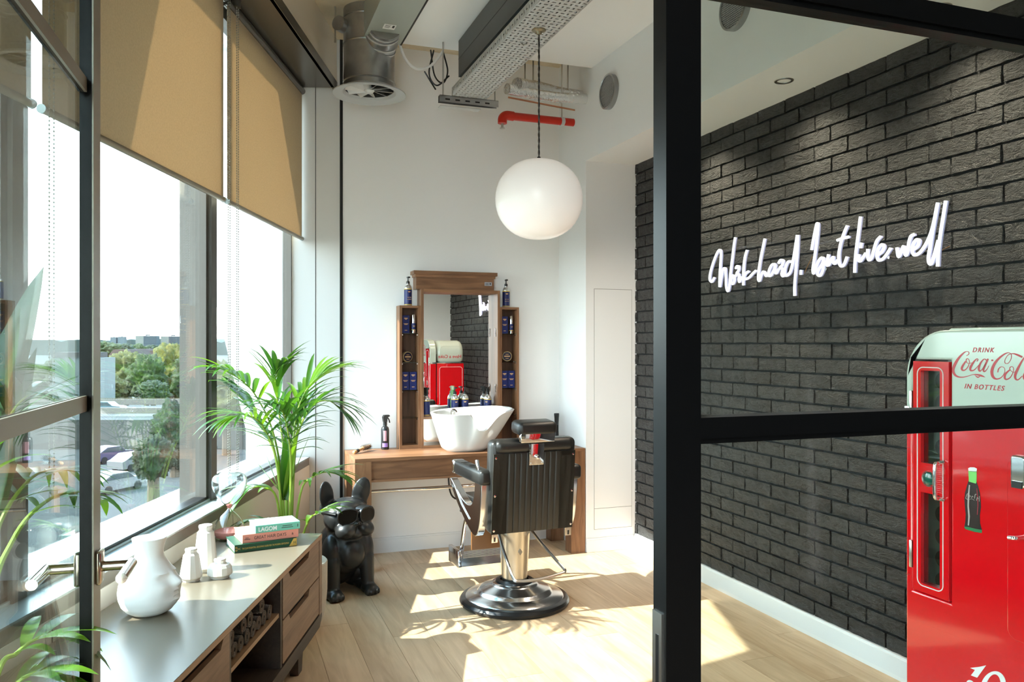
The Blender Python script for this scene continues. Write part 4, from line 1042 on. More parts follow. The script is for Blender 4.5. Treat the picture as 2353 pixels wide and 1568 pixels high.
FR = [  # control points (px, py, depth), leaflets, length, width
 ([(655,1225,4.02),(646,1100,4.02),(624,985,4.00),(584,905,3.88),(545,868,3.78),(515,848,3.70)], 24, 0.25, 0.0120, [leafY, leafA, leafA]),
 ([(660,1225,4.05),(655,1080,4.08),(642,960,4.10),(634,895,4.10),(633,858,4.08),(645,840,4.04)], 28, 0.24, 0.0115, [leafA, leafA, leafY]),
 ([(668,1225,4.03),(672,1060,4.06),(680,960,4.10),(702,900,4.14),(730,868,4.18),(760,852,4.22)], 28, 0.27, 0.0120, [leafA, leafY, leafA]),
 ([(672,1225,4.03),(676,1060,4.0),(690,980,3.98),(722,930,3.98),(755,922,4.0),(780,940,4.02)], 26, 0.25, 0.0085, [leafA, leafD]),
 ([(652,1225,4.0),(636,1070,3.96),(606,985,3.86),(570,955,3.76),(532,958,3.68)], 26, 0.25, 0.0095, [leafA, leafY]),
 ([(665,1225,4.0),(668,1090,3.93),(662,1000,3.86),(650,950,3.78),(632,930,3.68)], 24, 0.25, 0.0120, [leafA, leafA, leafD]),
 ([(658,1225,4.06),(640,1080,4.12),(598,975,4.12),(566,925,4.08),(540,900,4.04)], 22, 0.24, 0.0150, [leafD, leafD, leafA]),
 ([(676,1225,4.02),(690,1135,4.0),(716,1098,3.98),(745,1086,3.96),(772,1090,3.95)], 16, 0.19, 0.0100, [leafA, leafA]),
 ([(648,1225,3.98),(636,1150,3.94),(606,1122,3.90),(578,1122,3.86),(562,1132,3.84)], 10, 0.17, 0.0125, [leafA, leafY]),
 ([(690,1235,3.98),(705,1205,3.94),(728,1180,3.90),(750,1170,3.88)], 10, 0.15, 0.0115, [leafA, leafY]),
 ([(640,1228,3.96),(618,1205,3.90),(590,1196,3.85),(570,1198,3.82)], 10, 0.14, 0.0105, [leafA]),
 ([(662,1225,4.04),(660,1090,4.06),(672,1010,4.10),(690,965,4.16),(700,930,4.2)], 20, 0.23, 0.0125, [leafD, leafA]),
]
for i, (c, n, l, w, ms) in enumerate(FR):
    cc = [pc(*q) for q in c]; cc[0].z = 0.325; cc[0].x *= 0.5; cc[0].y *= 0.6
    frond(palm, cc, n, l, w, ms, 100 + i, start=0.36, droop=1.05)
# young upright blades in the heart of the palm
for i, (px, py, Y, L) in enumerate([(610, 1040, 3.98, .28), (628, 1020, 4.0, .30), (655, 1010, 3.97, .32), (680, 1000, 3.95, .34), (705, 1010, 4.02, .30), (590, 1060, 3.95, .26), (660, 1030, 4.04, .3)]):
    b = pc(652, 1150, 4.0) + Vector(((i-3)*0.004, 0, 0)); e_ = pc(px, py, Y); d = (e_ - b)
    M = MB(); M.grid(leaflet(b, d, d.length*1.15, 0.022, 0.12, 0.2, 7)); M.build('young_leaf', (leafA, leafY)[i % 2], palm, 180)

# plant between the glass door and the near end of the sideboard
P2 = Vector((-1.10, 1.50, 0)); XMIN[0] = -0.35
def pc2(px, py, Y): return Vector(((px-1176)/1834*Y - P2.x, Y - P2.y, EYE - (py-790)/1834*Y))
pl2 = thing('potted_palm', 'leafy plant seen through the glass door beside the near window', 'plant', (*cam_to_room(P2.x, P2.y), 0), -TH)
MB().lathe([(0.0, 0.0), (0.11, 0.0), (0.13, 0.02), (0.155, 0.30), (0.150, 0.30), (0.14, 0.27)], 40, cap0=False, cap1=False).build('planter', conc_p, pl2)
MB().lathe([(0.0, 0.275), (0.145, 0.27)], 24, cap0=False, cap1=False).build('soil', MATS['soil'], pl2)
FR2 = [
 ([(-90,1900,1.5),(-60,1500,1.52),(-10,1230,1.58),(60,1110,1.66),(120,1080,1.75),(175,1085,1.84)], 14, 0.16, 0.0085, [leafA, leafY]),
 ([(-90,1900,1.5),(-40,1450,1.5),(30,1240,1.54),(110,1150,1.62),(190,1130,1.72),(235,1150,1.82)], 12, 0.12, 0.008, [leafY, leafA]),
 ([(-90,1900,1.5),(-80,1500,1.48),(-50,1200,1.5),(0,1010,1.54),(50,920,1.6),(110,900,1.68)], 14, 0.17, 0.009, [leafA, leafD]),
 ([(-80,1900,1.5),(-20,1600,1.5),(40,1500,1.54),(110,1460,1.58),(170,1475,1.62)], 10, 0.13, 0.0150, [leafY, leafA]),
 ([(-80,1900,1.5),(-30,1680,1.48),(30,1580,1.50),(90,1545,1.52),(150,1560,1.55)], 10, 0.12, 0.0150, [leafA, leafY]),
]
for i, (c, n, l, w, ms) in enumerate(FR2):
    cc = [pc2(*q) for q in c]; cc[0] = Vector((0.02*(i-2), 0.0, 0.27)); frond(pl2, cc, n, l, w, ms, 300 + i, start=0.5)
for i, (px, py, Y, L, w) in enumerate([(75, 660, 1.72, .42, .055), (25, 760, 1.66, .40, .065), (60, 850, 1.7, .38, .05), (-40, 700, 1.6, .45, .06)]):
    tip = pc2(px, py, Y); mid = tip*0.62; mid.z = tip.z - 0.34
    MB().tube(smooth_path([Vector((0.0, 0.02*i, 0.27)), mid*0.5 + Vector((0, 0, 0.2)), mid], 6), 0.006, 7).build('leaf_stalk', stemm, pl2)
    d = tip - mid; M = MB(); M.grid(leaflet(mid, d, d.length*1.15, w, 0.35, 0.35, 9)); M.build('broad_leaf', leafD, pl2, 180)

# ---------------------------------------------------------------- bulldog statue
dog_m = mat('statue_black', (0.013, 0.014, 0.014), 0.36, spec=0.55)
dogt = thing('dog_statue', 'matt black french bulldog statue wearing sunglasses', 'statue', (*cam_to_room(-0.985, 4.66), 0), math.radians(17.1))
D = MB()
E3 = lambda c, r, rx=0, ry=0, rz=0: D.ellipsoid(c, r, Matrix.Rotation(rz, 4, 'Z').to_quaternion() @ Matrix.Rotation(ry, 4, 'Y').to_quaternion() @ Matrix.Rotation(rx, 4, 'X').to_quaternion(), 24, 16)
E3((0, -0.035, 0.265), (0.128, 0.115, 0.145)); E3((0, 0.03, 0.27), (0.135, 0.14, 0.14), -0.3); E3((0, 0.11, 0.185), (0.150, 0.155, 0.165))
E3((0, -0.035, 0.365), (0.112, 0.105, 0.085), 0.2); E3((0, -0.125, 0.25), (0.075, 0.045, 0.085))
for s_ in (-1, 1):
    E3((0.105*s_, 0.10, 0.115), (0.075, 0.125, 0.115), 0, 0, 0.15*s_); E3((0.125*s_, 0.0, 0.030), (0.048, 0.085, 0.032))
    E3((0.105*s_, -0.06, 0.25), (0.052, 0.062, 0.11))
    D.capsule((0.105*s_, -0.085, 0.21), (0.108*s_, -0.100, 0.05), 0.046, 0.037)
    E3((0.110*s_, -0.115, 0.032), (0.047, 0.060, 0.034))
    for k in range(4): E3((0.110*s_ + (k-1.5)*0.022, -0.163 + 0.006*abs(k-1.5), 0.022), (0.0125, 0.022, 0.022))
    for k in range(3): E3((0.125*s_ + (k-1)*0.024, -0.072, 0.02), (0.014, 0.022, 0.019))
    # head
    E3((0.056*s_, -0.152, 0.398), (0.062, 0.062, 0.048), 0.15, 0.42*s_, 0.25*s_)         # jowls
    E3((0.085*s_, -0.06, 0.445), (0.056, 0.078, 0.070))
    E3((0.108*s_, -0.010, 0.572), (0.054, 0.017, 0.094), 0.05, 0.26*s_, -0.35*s_)          # ears
    E3((0.100*s_, -0.004, 0.505), (0.050, 0.030, 0.05), 0, 0.25*s_)
E3((0, -0.045, 0.470), (0.132, 0.112, 0.090)); E3((0, -0.10, 0.505), (0.090, 0.062, 0.050)); E3((0, -0.140, 0.450), (0.075, 0.055, 0.050))
E3((0, -0.198, 0.437), (0.022, 0.016, 0.015)); E3((0, -0.145, 0.372), (0.050, 0.050, 0.030)); E3((0, -0.09, 0.36), (0.08, 0.07, 0.04))
E3((0, 0.265, 0.05), (0.028, 0.05, 0.03))
body = D.build('body', dog_m, dogt, 180)
rm = body.modifiers.new('one_skin', 'REMESH'); rm.mode = 'VOXEL'; rm.voxel_size = 0.006; rm.use_smooth_shade = True
smo = body.modifiers.new('soften', 'SMOOTH'); smo.factor = 0.5; smo.iterations = 5
# sunglasses
sg = mat('lens_black', (0.004, 0.004, 0.004), 0.22, spec=0.25)
fr = mat('frame_black', (0.012, 0.013, 0.013), 0.3)
for s_ in (-1, 1):
    M = Matrix.Translation((0.060*s_, -0.184, 0.478)) @ Matrix.Rotation(0.34*s_, 4, 'Z') @ Matrix.Rotation(0.10, 4, 'X') @ Matrix.Rotation(math.pi/2, 4, 'X')
    def ol(k_):
        out = []
        for q in range(36):
            a = 2*math.pi*q/36; ca, sa = math.cos(a), math.sin(a)
            out.append((k_*(0.057*math.copysign(abs(ca)**0.8, ca) + 0.006*s_*(-sa)), k_*0.045*math.copysign(abs(sa)**0.8, sa)))
        return out
    MB().xf(M).prism(ol(1.0), 2, -0.065, 0.003).build('lens_frame', fr, dogt)
    MB().xf(M).prism(ol(0.86), 2, 0.0, 0.0055).build('lens', sg, dogt)
    MB().xf(M).tube([(p[0], p[1], 0.003) for p in ol(0.94)], 0.0042, 8, closed=True).build('lens_rim', fr, dogt)
    MB().tube(smooth_path([(0.112*s_, -0.150, 0.490), (0.136*s_, -0.09, 0.492), (0.139*s_, -0.02, 0.488)], 6), 0.008, 8).build('temple', fr, dogt)
MB().box(-0.022, 0.022, -0.196, -0.15, 0.486, 0.514, 0.006, 3).build('bridge', fr, dogt)
MB().ellipsoid((0, -0.198, 0.502), (0.0025, 0.002, 0.0025), n=10, m=6).build('rivet', chrome, dogt)
for s_ in (-1, 1): MB().ellipsoid((0.009*s_, -0.211, 0.437), (0.0045, 0.003, 0.004), n=10, m=6).build('nostril', sg, dogt)

# ---------------------------------------------------------------- vanity table
tb = thing('vanity_table', 'walnut vanity table against the white back wall', 'table', (0.768, 5.04, 0))
TW, TD, TZ1 = 1.586, 0.474, 0.725
bx('table_top', walnut, tb, 0, TW, 0, TD, TZ1 - 0.022, TZ1, 0.0012, 1)
bx('apron', walnut, tb, 0.104, TW - 0.104, 0.012, 0.03, 0.580, TZ1 - 0.022); bx('apron_lip', walnut, tb, 0.104, TW - 0.104, 0.004, 0.03, 0.572, 0.586)
bx('side_apron', walnut, tb, 0.0, 0.03, 0.10, TD - 0.1, 0.572, TZ1 - 0.022); bx('side_apron', walnut, tb, TW - 0.03, TW, 0.10, TD - 0.1, 0.572, TZ1 - 0.022)
for x in (0, TW - 0.104):
    for y in (0, TD - 0.104): bx('leg', walnut_z, tb, x, x + 0.104, y, y + 0.104, 0, TZ1 - 0.022)
MB().cyl((0.104, 0.05, 0.505), (TW - 0.104, 0.05, 0.505), 0.011, n=16).build('foot_rail', chrome, tb)
MB().tube(smooth_path([(0.72, 0.35, 0.60), (0.70, 0.34, 0.50), (0.73, 0.34, 0.38), (0.85, 0.36, 0.34)], 6), 0.006, 8).build('waste_hose', black_pl, tb)

# ---------------------------------------------------------------- mirror unit standing on the table
MY0, MY1 = 5.400, 5.514
mu = thing('mirror_unit', 'walnut mirror unit with two narrow shelf towers and a cornice', 'mirror', (1.563, MY0, TZ1))
def U(name, m, x0, x1, y0, y1, z0, z1, parent=None): return bx(name, m, parent or mu, x0 - 1.563, x1 - 1.563, y0 - MY0, y1 - MY0, z0 - TZ1, z1 - TZ1)
walnut_d = wood('walnut_inside', srgb(104, 72, 50), srgb(70, 46, 30), 'Z', 2.4, 0.5, 0.05, 9)
for (a, b) in ((1.127, 1.2745), (1.8515, 1.998)):
    U('tower_side', walnut_z, a, a + 0.017, MY0, MY1, TZ1, 1.712); U('tower_side', walnut_z, b - 0.017, b, MY0, MY1, TZ1, 1.712)
    U('tower_top', walnut, a + 0.017, b - 0.017, MY0, MY1, 1.695, 1.712); U('tower_base', walnut, a + 0.017, b - 0.017, MY0, MY1, TZ1, 0.752)
    U('tower_back', walnut_d, a + 0.017, b - 0.017, MY1 - 0.008, MY1, 0.752, 1.695)
    for z in (1.522, 1.322, 1.130, 0.940):
        s_ = U('glass_shelf', glass('shelf_glass', (0.86, 0.93, 0.90)) if 'shelf_glass' not in MATS else MATS['shelf_glass'], a + 0.018, b - 0.018, MY0 + 0.008, MY1 - 0.009, z - 0.006, z)
        for x in (a + 0.022, b - 0.022): MB().cyl((x - 1.563, 0.012, z - 0.012 - TZ1), (x - 1.563, 0.020, z - 0.012 - TZ1), 0.004, n=10).build('shelf_pin', chrome, s_)
# middle frame around the mirror
U('frame_side', walnut_z, 1.2755, 1.2935, MY0 - 0.008, MY1, TZ1, 1.828); U('frame_side', walnut_z, 1.8325, 1.8505, MY0 - 0.008, MY1, TZ1, 1.828)
U('frame_top', walnut, 1.2935, 1.8325, MY0 - 0.008, MY1, 1.806, 1.828); U('frame_base', walnut, 1.2935, 1.8325, MY0 - 0.008, MY1, TZ1, 0.745)
mirror_m = mat('mirror_silver', (0.92, 0.93, 0.92), 0.004, metal=1)
U('mirror_glass', mirror_m, 1.2935, 1.8325, MY1 - 0.016, MY1 - 0.010, 0.745, 1.806)
U('mirror_back', walnut_d, 1.2935, 1.8325, MY1 - 0.010, MY1 - 0.002, 0.745, 1.806)
U('bottle_shelf', walnut, 1.2935, 1.8325, MY0, MY1 - 0.017, 0.926, 0.944)
for z0, z1 in ((1.50, 1.56), (1.10, 1.16)): MB().cyl((1.830 - 1.563, 0.03, z0 - TZ1), (1.830 - 1.563, 0.03, z1 - TZ1), 0.004, n=10).build('mirror_clip', chrome, mu)
U('fascia', walnut, 1.246, 1.812, MY0 + 0.016, MY1, 1.828, 1.912)
U('cornice_lower', walnut, 1.238, 1.820, MY0 + 0.006, MY1, 1.912, 1.930); U('cornice_upper', walnut, 1.226, 1.832, MY0 - 0.006, MY1, 1.930, 1.955)
pq = U('name_plate', mat('plate_grey', srgb(176, 178, 186), 0.35, metal=0.3), 1.742, 1.796, MY0 + 0.0135, MY0 + 0.016, 1.862, 1.888)
U('plate_emblem', MATS['gasket'], 1.780, 1.788, MY0 + 0.013, MY0 + 0.0136, 1.870, 1.882, pq)
for k in range(2): U('plate_print', MATS['gasket'], 1.748, 1.772, MY0 + 0.013, MY0 + 0.0136, 1.868 + 0.008*k, 1.871 + 0.008*k, pq)

# ---------------------------------------------------------------- bottles, tins and boxes
navy = mat('label_navy', srgb(30, 40, 96), 0.4); alu_b = mat('bottle_aluminium', (0.72, 0.73, 0.72), 0.28, metal=0.9); yell = mat('label_yellow', srgb(222, 186, 60), 0.4)
tan_ink = mat('print_gold', srgb(214, 170, 120), 0.5)
def lab_text(t, r, z, s, size, m=None):
    """small print on the front of a label"""
    text_on('label_print', s, size, m or tan_ink, t, (0, -r - 0.0006, z), (1, 0, 0), (0, 0, 1), 0.0002, align='CENTER', xs=0.8)
def bars(t, y, rows):
    """print too small to read: short printed lines (centre x, z, width, height)"""
    for x, z, w, h in rows: bx('fine_print', tan_ink, t, x - w/2, x + w/2, y - 0.0005, y, z, z + h)
def bottle(label, x, y, z, kind, rz, h=0.135, r=0.0255, parent=None, group='navy label bottles', words=('TEA TREE', 'SHAMPOO')):
    t = thing('pump_bottle' if kind == 'pump' else 'spray_bottle', label, 'bottle', (x, y, z), rz, group)
    MB().lathe([(0.0, 0.0), (r - 0.002, 0.0), (r, 0.003), (r, h*0.80), (r*0.92, h*0.87), (r*0.62, h*0.95), (r*0.45, h*0.98), (r*0.45, h), (0.0, h)], 28, cap0=False, cap1=False).build('body', alu_b, t)
    MB().lathe([(r + 0.0004, h*0.07), (r + 0.0004, h*0.74)], 28, cap0=False, cap1=False).build('label_band', navy, t)
    MB().lathe([(r + 0.0006, h*0.74), (r + 0.0006, h*0.775)], 28, cap0=False, cap1=False).build('yellow_stripe', yell, t)
    MB().lathe([(r + 0.0006, h*0.045), (r + 0.0006, h*0.07)], 28, cap0=False, cap1=False).build('yellow_stripe', yell, t)
    MB().prism([(-0.010, h*0.66), (0.010, h*0.66), (0.006, h*0.61), (-0.006, h*0.61)], 1, -r - 0.0010, -r - 0.0003).build('emblem', tan_ink, t)
    if words: lab_text(t, r, h*0.36, words[0], 0.0085); lab_text(t, r, h*0.27, words[1], 0.0085)
    else: bars(t, -r - 0.0003, [(0, h*0.37, 0.024, 0.004), (0, h*0.30, 0.026, 0.004)])
    MB().lathe([(0.0, h), (0.0115, h), (0.0115, h + 0.016), (0.008, h + 0.020), (0, h + 0.02)], 20, cap0=False, cap1=False).build('collar', black_pl, t)
    if kind == 'pump':
        MB().cyl((0, 0, h + 0.02), (0, 0, h + 0.040), 0.004, n=12).build('pump_stem', black_pl, t)
        MB().box(-0.009, 0.009, -0.026, 0.009, h + 0.040, h + 0.050, 0.003, 2).build('pump_head', black_pl, t)
    else:
        m = MB(); m.prism([(-0.010, h + 0.018), (0.012, h + 0.018), (0.014, h + 0.045), (0.006, h + 0.056), (-0.024, h + 0.056), (-0.030, h + 0.048), (-0.012, h + 0.042)], 0, -0.009, 0.009); m.build('spray_head', black_pl, t)
        MB().tube(smooth_path([(0, -0.012, h + 0.044), (0, -0.022, h + 0.030), (0, -0.026, h + 0.012)], 4), 0.0035, 8).build('trigger', black_pl, t)
    return t
bottle('navy pump bottle on top of the left shelf tower', 1.197, 5.455, 1.712, 'pump', 0.1, 0.152, 0.0262)
bottle('navy pump bottle on top of the right shelf tower', 1.918, 5.455, 1.712, 'pump', -0.1, 0.152, 0.0262)
bottle('navy spray bottle on the mirror shelf beside the left tower', 1.326, 5.455, 0.944, 'spray', 2.4, 0.140, 0.0262, words=('SALT', 'SPRAY'))
bottle('navy pump bottle behind the basin, left of the middle pair', 1.532, 5.448, 0.944, 'pump', 0.1, 0.148, 0.0262)
bottle('navy pump bottle behind the basin, right of the middle pair', 1.606, 5.452, 0.944, 'pump', -0.2, 0.148, 0.0262, words=None)
bottle('navy spray bottle on the mirror shelf beside the right tower', 1.778, 5.452, 0.944, 'spray', -0.7, 0.140, 0.0262, words=('SALT', 'SPRAY'))
gb = thing('glass_bottle', 'pale green glass bottle neck showing behind the pump bottles', 'bottle', (1.528, 5.484, 0.944))
MB().lathe([(0.0, 0.0), (0.011, 0.0), (0.012, 0.003), (0.012, 0.15), (0.0095, 0.175), (0.0095, 0.205), (0, 0.205)], 20, cap0=False, cap1=False).build('body', mat('green_glass', (0.10, 0.26, 0.07), 0.1), gb)
MB().lathe([(0.0102, 0.178), (0.0102, 0.2055), (0.0, 0.206)], 20, cap0=False, cap1=False).build('foil_top', mat('pale_foil', (0.45, 0.55, 0.32), 0.35), gb)
def carton(label, x, z, rz=0):
    t = thing('product_box', label, 'box', (x, 5.450, z), rz, 'navy product boxes')
    bx('carton', navy, t, -0.0245, 0.0245, -0.021, 0.021, 0, 0.124, 0.001, 1)
    bars(t, -0.021, [(0, 0.100, 0.026, 0.006), (0, 0.094, 0.014, 0.004), (0, 0.064, 0.032, 0.0035), (0, 0.058, 0.022, 0.0035), (0, 0.018, 0.018, 0.004)])
def serum(label, x, z):
    t = thing('serum_tube', label, 'bottle', (x, 5.445, z), 0, 'silver and navy serum bottles')
    MB().lathe([(0.0, 0.0), (0.0145, 0.0), (0.015, 0.002), (0.015, 0.078), (0.0, 0.078)], 24, cap0=False, cap1=False).build('body', chrome, t)
    MB().lathe([(0.0153, 0.026), (0.0153, 0.070)], 24, cap0=False, cap1=False).build('label_band', navy, t)
    MB().lathe([(0.0155, 0.022), (0.0155, 0.026)], 24, cap0=False, cap1=False).build('yellow_stripe', yell, t)
    MB().lathe([(0.0, 0.129), (0.0135, 0.129), (0.0145, 0.127), (0.0145, 0.080), (0.0, 0.080)], 24, cap0=False, cap1=False).build('cap', chrome, t)
    bars(t, -0.0154, [(0, 0.050, 0.014, 0.003), (0, 0.044, 0.010, 0.002)])
def tin(label, x, z, rz):
    t = thing('wax_tin', label, 'tin', (x, 5.455, z + 0.0365), rz, 'round wax tins')
    M = Matrix.Rotation(math.pi/2, 4, 'X')
    MB().xf(M).lathe([(0.0, -0.016), (0.034, -0.016), (0.0362, -0.014), (0.0362, 0.004), (0.0345, 0.006), (0.0, 0.006)], 36, cap0=False, cap1=False).build('tin_body', mat('tin_gold', srgb(206, 184, 140), 0.3, metal=0.7) if 'tin_gold' not in MATS else MATS['tin_gold'], t)
    MB().xf(M).lathe([(0.0, 0.014), (0.033, 0.014), (0.0365, 0.011), (0.0365, 0.006), (0.0, 0.006)], 36, cap0=False, cap1=False).build('lid', MATS['tin_gold'], t)
    MB().xf(M).lathe([(0.0, 0.0146), (0.0305, 0.0144)], 36, cap0=False, cap1=False).build('lid_label', mat('tin_label', srgb(28, 24, 48), 0.4) if 'tin_label' not in MATS else MATS['tin_label'], t)
    bars(t, -0.0146, [(0, -0.004, 0.042, 0.008), (0, 0.012, 0.022, 0.003), (0, -0.017, 0.022, 0.003)])
carton('navy box on the top shelf of the left tower', 1.176, 1.522, 0.05); serum('silver and navy serum bottle on the top shelf of the left tower', 1.233, 1.522)
carton('navy box on the top shelf of the right tower', 1.898, 1.522, 0.05); serum('silver and navy serum bottle on the top shelf of the right tower', 1.954, 1.522)
tin('round wax tin leaning in the left tower', 1.190, 1.322, 0.22); tin('round wax tin leaning in the right tower', 1.924, 1.322, -0.2)
carton('left navy box of the pair in the left tower', 1.174, 1.130); carton('right navy box of the pair in the left tower', 1.228, 1.130)
carton('left navy box of the pair in the right tower', 1.898, 1.130); carton('right navy box of the pair in the right tower', 1.951, 1.130)
# black spray bottle, brush and clipper stand on the table
t = thing('spray_bottle', 'black spray bottle with a purple label standing left of the mirror', 'bottle', (1.035, 5.445, TZ1), 1.9)
MB().lathe([(0.0, 0.0), (0.025, 0.0), (0.0275, 0.004), (0.0275, 0.135), (0.024, 0.150), (0.013, 0.160), (0.012, 0.166), (0, 0.166)], 28, cap0=False, cap1=False).build('body', mat('bottle_black', (0.016, 0.017, 0.019), 0.25), t)
MB().xf(Matrix.Rotation(2.6, 4, 'Z')).grid([[(0.0279*math.cos(a), 0.0279*math.sin(a), z) for a in [k*0.11 - 0.7 for k in range(14)]] for z in (0.018, 0.045)]).build('purple_label', mat('label_purple', srgb(150, 120, 190), 0.4), t)
MB().xf(Matrix.Rotation(2.6, 4, 'Z')).grid([[(0.0279*math.cos(a), 0.0279*math.sin(a), z) for a in [k*0.10 - 0.4 for k in range(9)]] for z in (0.060, 0.130)]).build('pink_print', mat('label_pink', srgb(188, 140, 150), 0.4), t)
m = MB(); m.lathe([(0.0, 0.166), (0.014, 0.166), (0.014, 0.186), (0.009, 0.190), (0, 0.19)], 20, cap0=False, cap1=False); m.build('collar', black_pl, t)
MB().prism([(-0.012, 0.188), (0.012, 0.188), (0.018, 0.222), (0.008, 0.236), (-0.026, 0.236), (-0.034, 0.226), (-0.014, 0.218)], 0, -0.011, 0.011).build('spray_head', black_pl, t)
MB().tube(smooth_path([(0, -0.014, 0.222), (0, -0.030, 0.202), (0, -0.036, 0.180)], 4), 0.0045, 8).build('trigger', black_pl, t)
t = thing('hair_brush', 'round hair brush with a pale wooden handle lying on the table', 'brush', (0.845, 5.33, TZ1 + 0.026), math.radians(48))
hw = wood('brush_wood', srgb(224, 176, 120), srgb(190, 138, 88), 'X', 4, 0.35, 0.02, 10)
MB().tube(smooth_path([(-0.075, 0, -0.015), (-0.062, 0, -0.014), (-0.03, 0, -0.010), (0.01, 0, -0.004), (0.03, 0, 0)], 5), [0.006, 0.010] + [0.0115]*6 + [0.0105]*5 + [0.009]*8, 14).build('handle', hw, t)
MB().tube([(-0.045, 0, -0.0125), (-0.02, 0, -0.009)], 0.0125, 14).build('grip_band', black_pl, t)
MB().cyl((0.03, 0, 0), (0.125, 0, 0.004), 0.011, n=16).build('barrel', hw, t)
br = MB()
for i in range(11):
    for k in range(12):
        a = 2*math.pi*(k + 0.5*(i % 2))/12; x = 0.036 + i*0.0082
        d = Vector((0.1, math.cos(a), math.sin(a))).normalized(); br.cyl((x, 0.010*math.cos(a), 0.010*math.sin(a)), Vector((x, 0, 0)) + d*0.024, 0.0016, 0.0007, 5)
o = br.build('bristles', mat('bristle', (0.03, 0.022, 0.016), 0.7), t); o['kind'] = 'stuff'
t = thing('styling_tool', 'slim black handled tool standing upright on the right end of the table', 'tool', (2.292, 5.40, TZ1), 0.3)
MB().lathe([(0.0, 0.0), (0.032, 0.0), (0.032, 0.012), (0.022, 0.018), (0.018, 0.024), (0.0165, 0.09), (0.0165, 0.14), (0.019, 0.185), (0.0215, 0.206), (0.020, 0.214), (0.0, 0.216)], 20, cap0=False, cap1=False, fn=lambda p, a: Vector((p.x, p.y*0.7, p.z))).build('body', black_pl, t)
MB().box(-0.006, 0.006, -0.0135, -0.011, 0.09, 0.13, 0.002, 2).build('switch', MATS['gasket'], t)

# ---------------------------------------------------------------- backwash basin
bs = thing('wash_basin', 'glossy white ceramic backwash basin with a neck recess on the table', 'basin', (1.575, 5.225, TZ1))
cer = mat('ceramic_white', (0.64, 0.63, 0.60), 0.07, spec=0.6, coat=0.3)
def sup(a, e=0.72): return (math.copysign(abs(math.cos(a))**e, math.cos(a)), math.copysign(abs(math.sin(a))**e, math.sin(a)))
def rim_z(a):
    """rim height round the bowl: neck recess at the front (-y), steep on its left, easing up to the right"""
    c_, q = sup(a); x = 0.02 + 0.288*c_; dx = x - 0.042
    front = min(1, max(0, (-math.sin(a) - 0.25)/0.45)); front = front*front*(3 - 2*front)
    dip = math.exp(-(abs(dx)/0.066)**4) if dx < 0 else math.exp(-(dx/0.092)**2)
    return 0.266 + 0.010*math.sin(a) + 0.010*c_ - 0.118*dip*front
NB = 160; rowsb = []
for k in range(14):
    s_ = k/13
    row = []
    for i in range(NB):
        a = 2*math.pi*i/NB; c_, q = sup(a); e_ = s_**0.9
        rx = 0.152 + (0.288 - 0.152)*e_; ry = 0.118 + (0.165 - 0.118)*e_
        cx = -0.035 + 0.055*e_
        base = 0.0 if k else 0.0
        if k == 0: rx -= 0.016; ry -= 0.016
        row.append(Vector((cx + rx*c_, ry*q, 0.006*(k > 0) + (rim_z(a) - 0.006)*s_)))
    rowsb.append(row)
top = rowsb[-1]; inner = []
for k in range(12):
    s_ = k/11; row = []
    for i in range(NB):
        a = 2*math.pi*i/NB; c_, q = sup(a, 0.8); e_ = (1 - s_)
        rx = 0.03 + 0.238*e_**0.55; ry = 0.03 + 0.116*e_**0.55; cx = 0.005 + 0.015*e_
        z = 0.045 + (rim_z(a) - 0.003 - 0.045)*e_**1.5
        row.append(Vector((cx + rx*c_, ry*q, z)))
    inner.append(row)
lip = []
for i in range(NB):
    p = (top[i] + inner[0][i])/2; lip.append(Vector((p.x, p.y, max(top[i].z, inner[0][i].z) + 0.005)))
M = MB(); M.add(rowsb[0], [tuple(range(NB-1, -1, -1))]); M.grid(rowsb + [lip] + inner, closed=True); M.add(inner[-1], [tuple(range(NB))])
M.build('bowl', cer, bs, 60)
MB().lathe([(0.0, 0.052), (0.018, 0.051), (0.022, 0.047)], 20, (0.005, 0, 0), cap0=False, cap1=False).build('drain', chrome, bs)
MB().tube(smooth_path([(-0.10, 0.105, 0.225), (-0.10, 0.095, 0.262), (-0.09, 0.06, 0.268), (-0.085, 0.035, 0.25)], 6), 0.009, 12).build('tap', chrome, bs)
MB().tube(smooth_path([(0.02, 0.10, 0.2), (0.03, 0.07, 0.17), (0.01, 0.03, 0.13), (-0.03, 0.0, 0.1), (-0.05, -0.03, 0.09)], 6), 0.006, 10).build('shower_hose', chrome, bs)

# ---------------------------------------------------------------- barber chair
ch = thing('barber_chair', 'black leather barber chair with chrome base seen from behind', 'chair', (1.53, 4.21, 0), math.radians(3))
lea = mat('black_leather', (0.016, 0.0155, 0.014), 0.33, spec=0.5, bump=0.06, bscale=260)
lea_b = mat('leather_back', (0.022, 0.020, 0.015), 0.42, spec=0.45, bump=0.08, bscale=300)
cast = mat('polished_aluminium', (0.74, 0.76, 0.78), 0.16, metal=1)
satin = mat('satin_steel', (0.60, 0.57, 0.50), 0.27, metal=1)
rub = mat('black_rubber', (0.012, 0.012, 0.012), 0.28)
C = ch
MB().lathe([(0.0, 0.0), (0.296, 0.0), (0.307, 0.010), (0.309, 0.022), (0.300, 0.036), (0.285, 0.042), (0.0, 0.042)], 72, cap0=False, cap1=False).build('base_rim', rub, C)
MB().lathe([(0.276, 0.040), (0.270, 0.050), (0.215, 0.062), (0.208, 0.068), (0.202, 0.078), (0.190, 0.088), (0.135, 0.104), (0.130, 0.110), (0.122, 0.118), (0.09, 0.122), (0.0, 0.122)], 72, cap0=False, cap1=False).build('base_plate', mat('base_chrome', (0.70, 0.71, 0.72), 0.2, metal=1), C, 50)
MB().lathe([(0.108, 0.120), (0.104, 0.130), (0.088, 0.136), (0.080, 0.130)], 48, cap0=False, cap1=False).build('base_collar', rub, C)
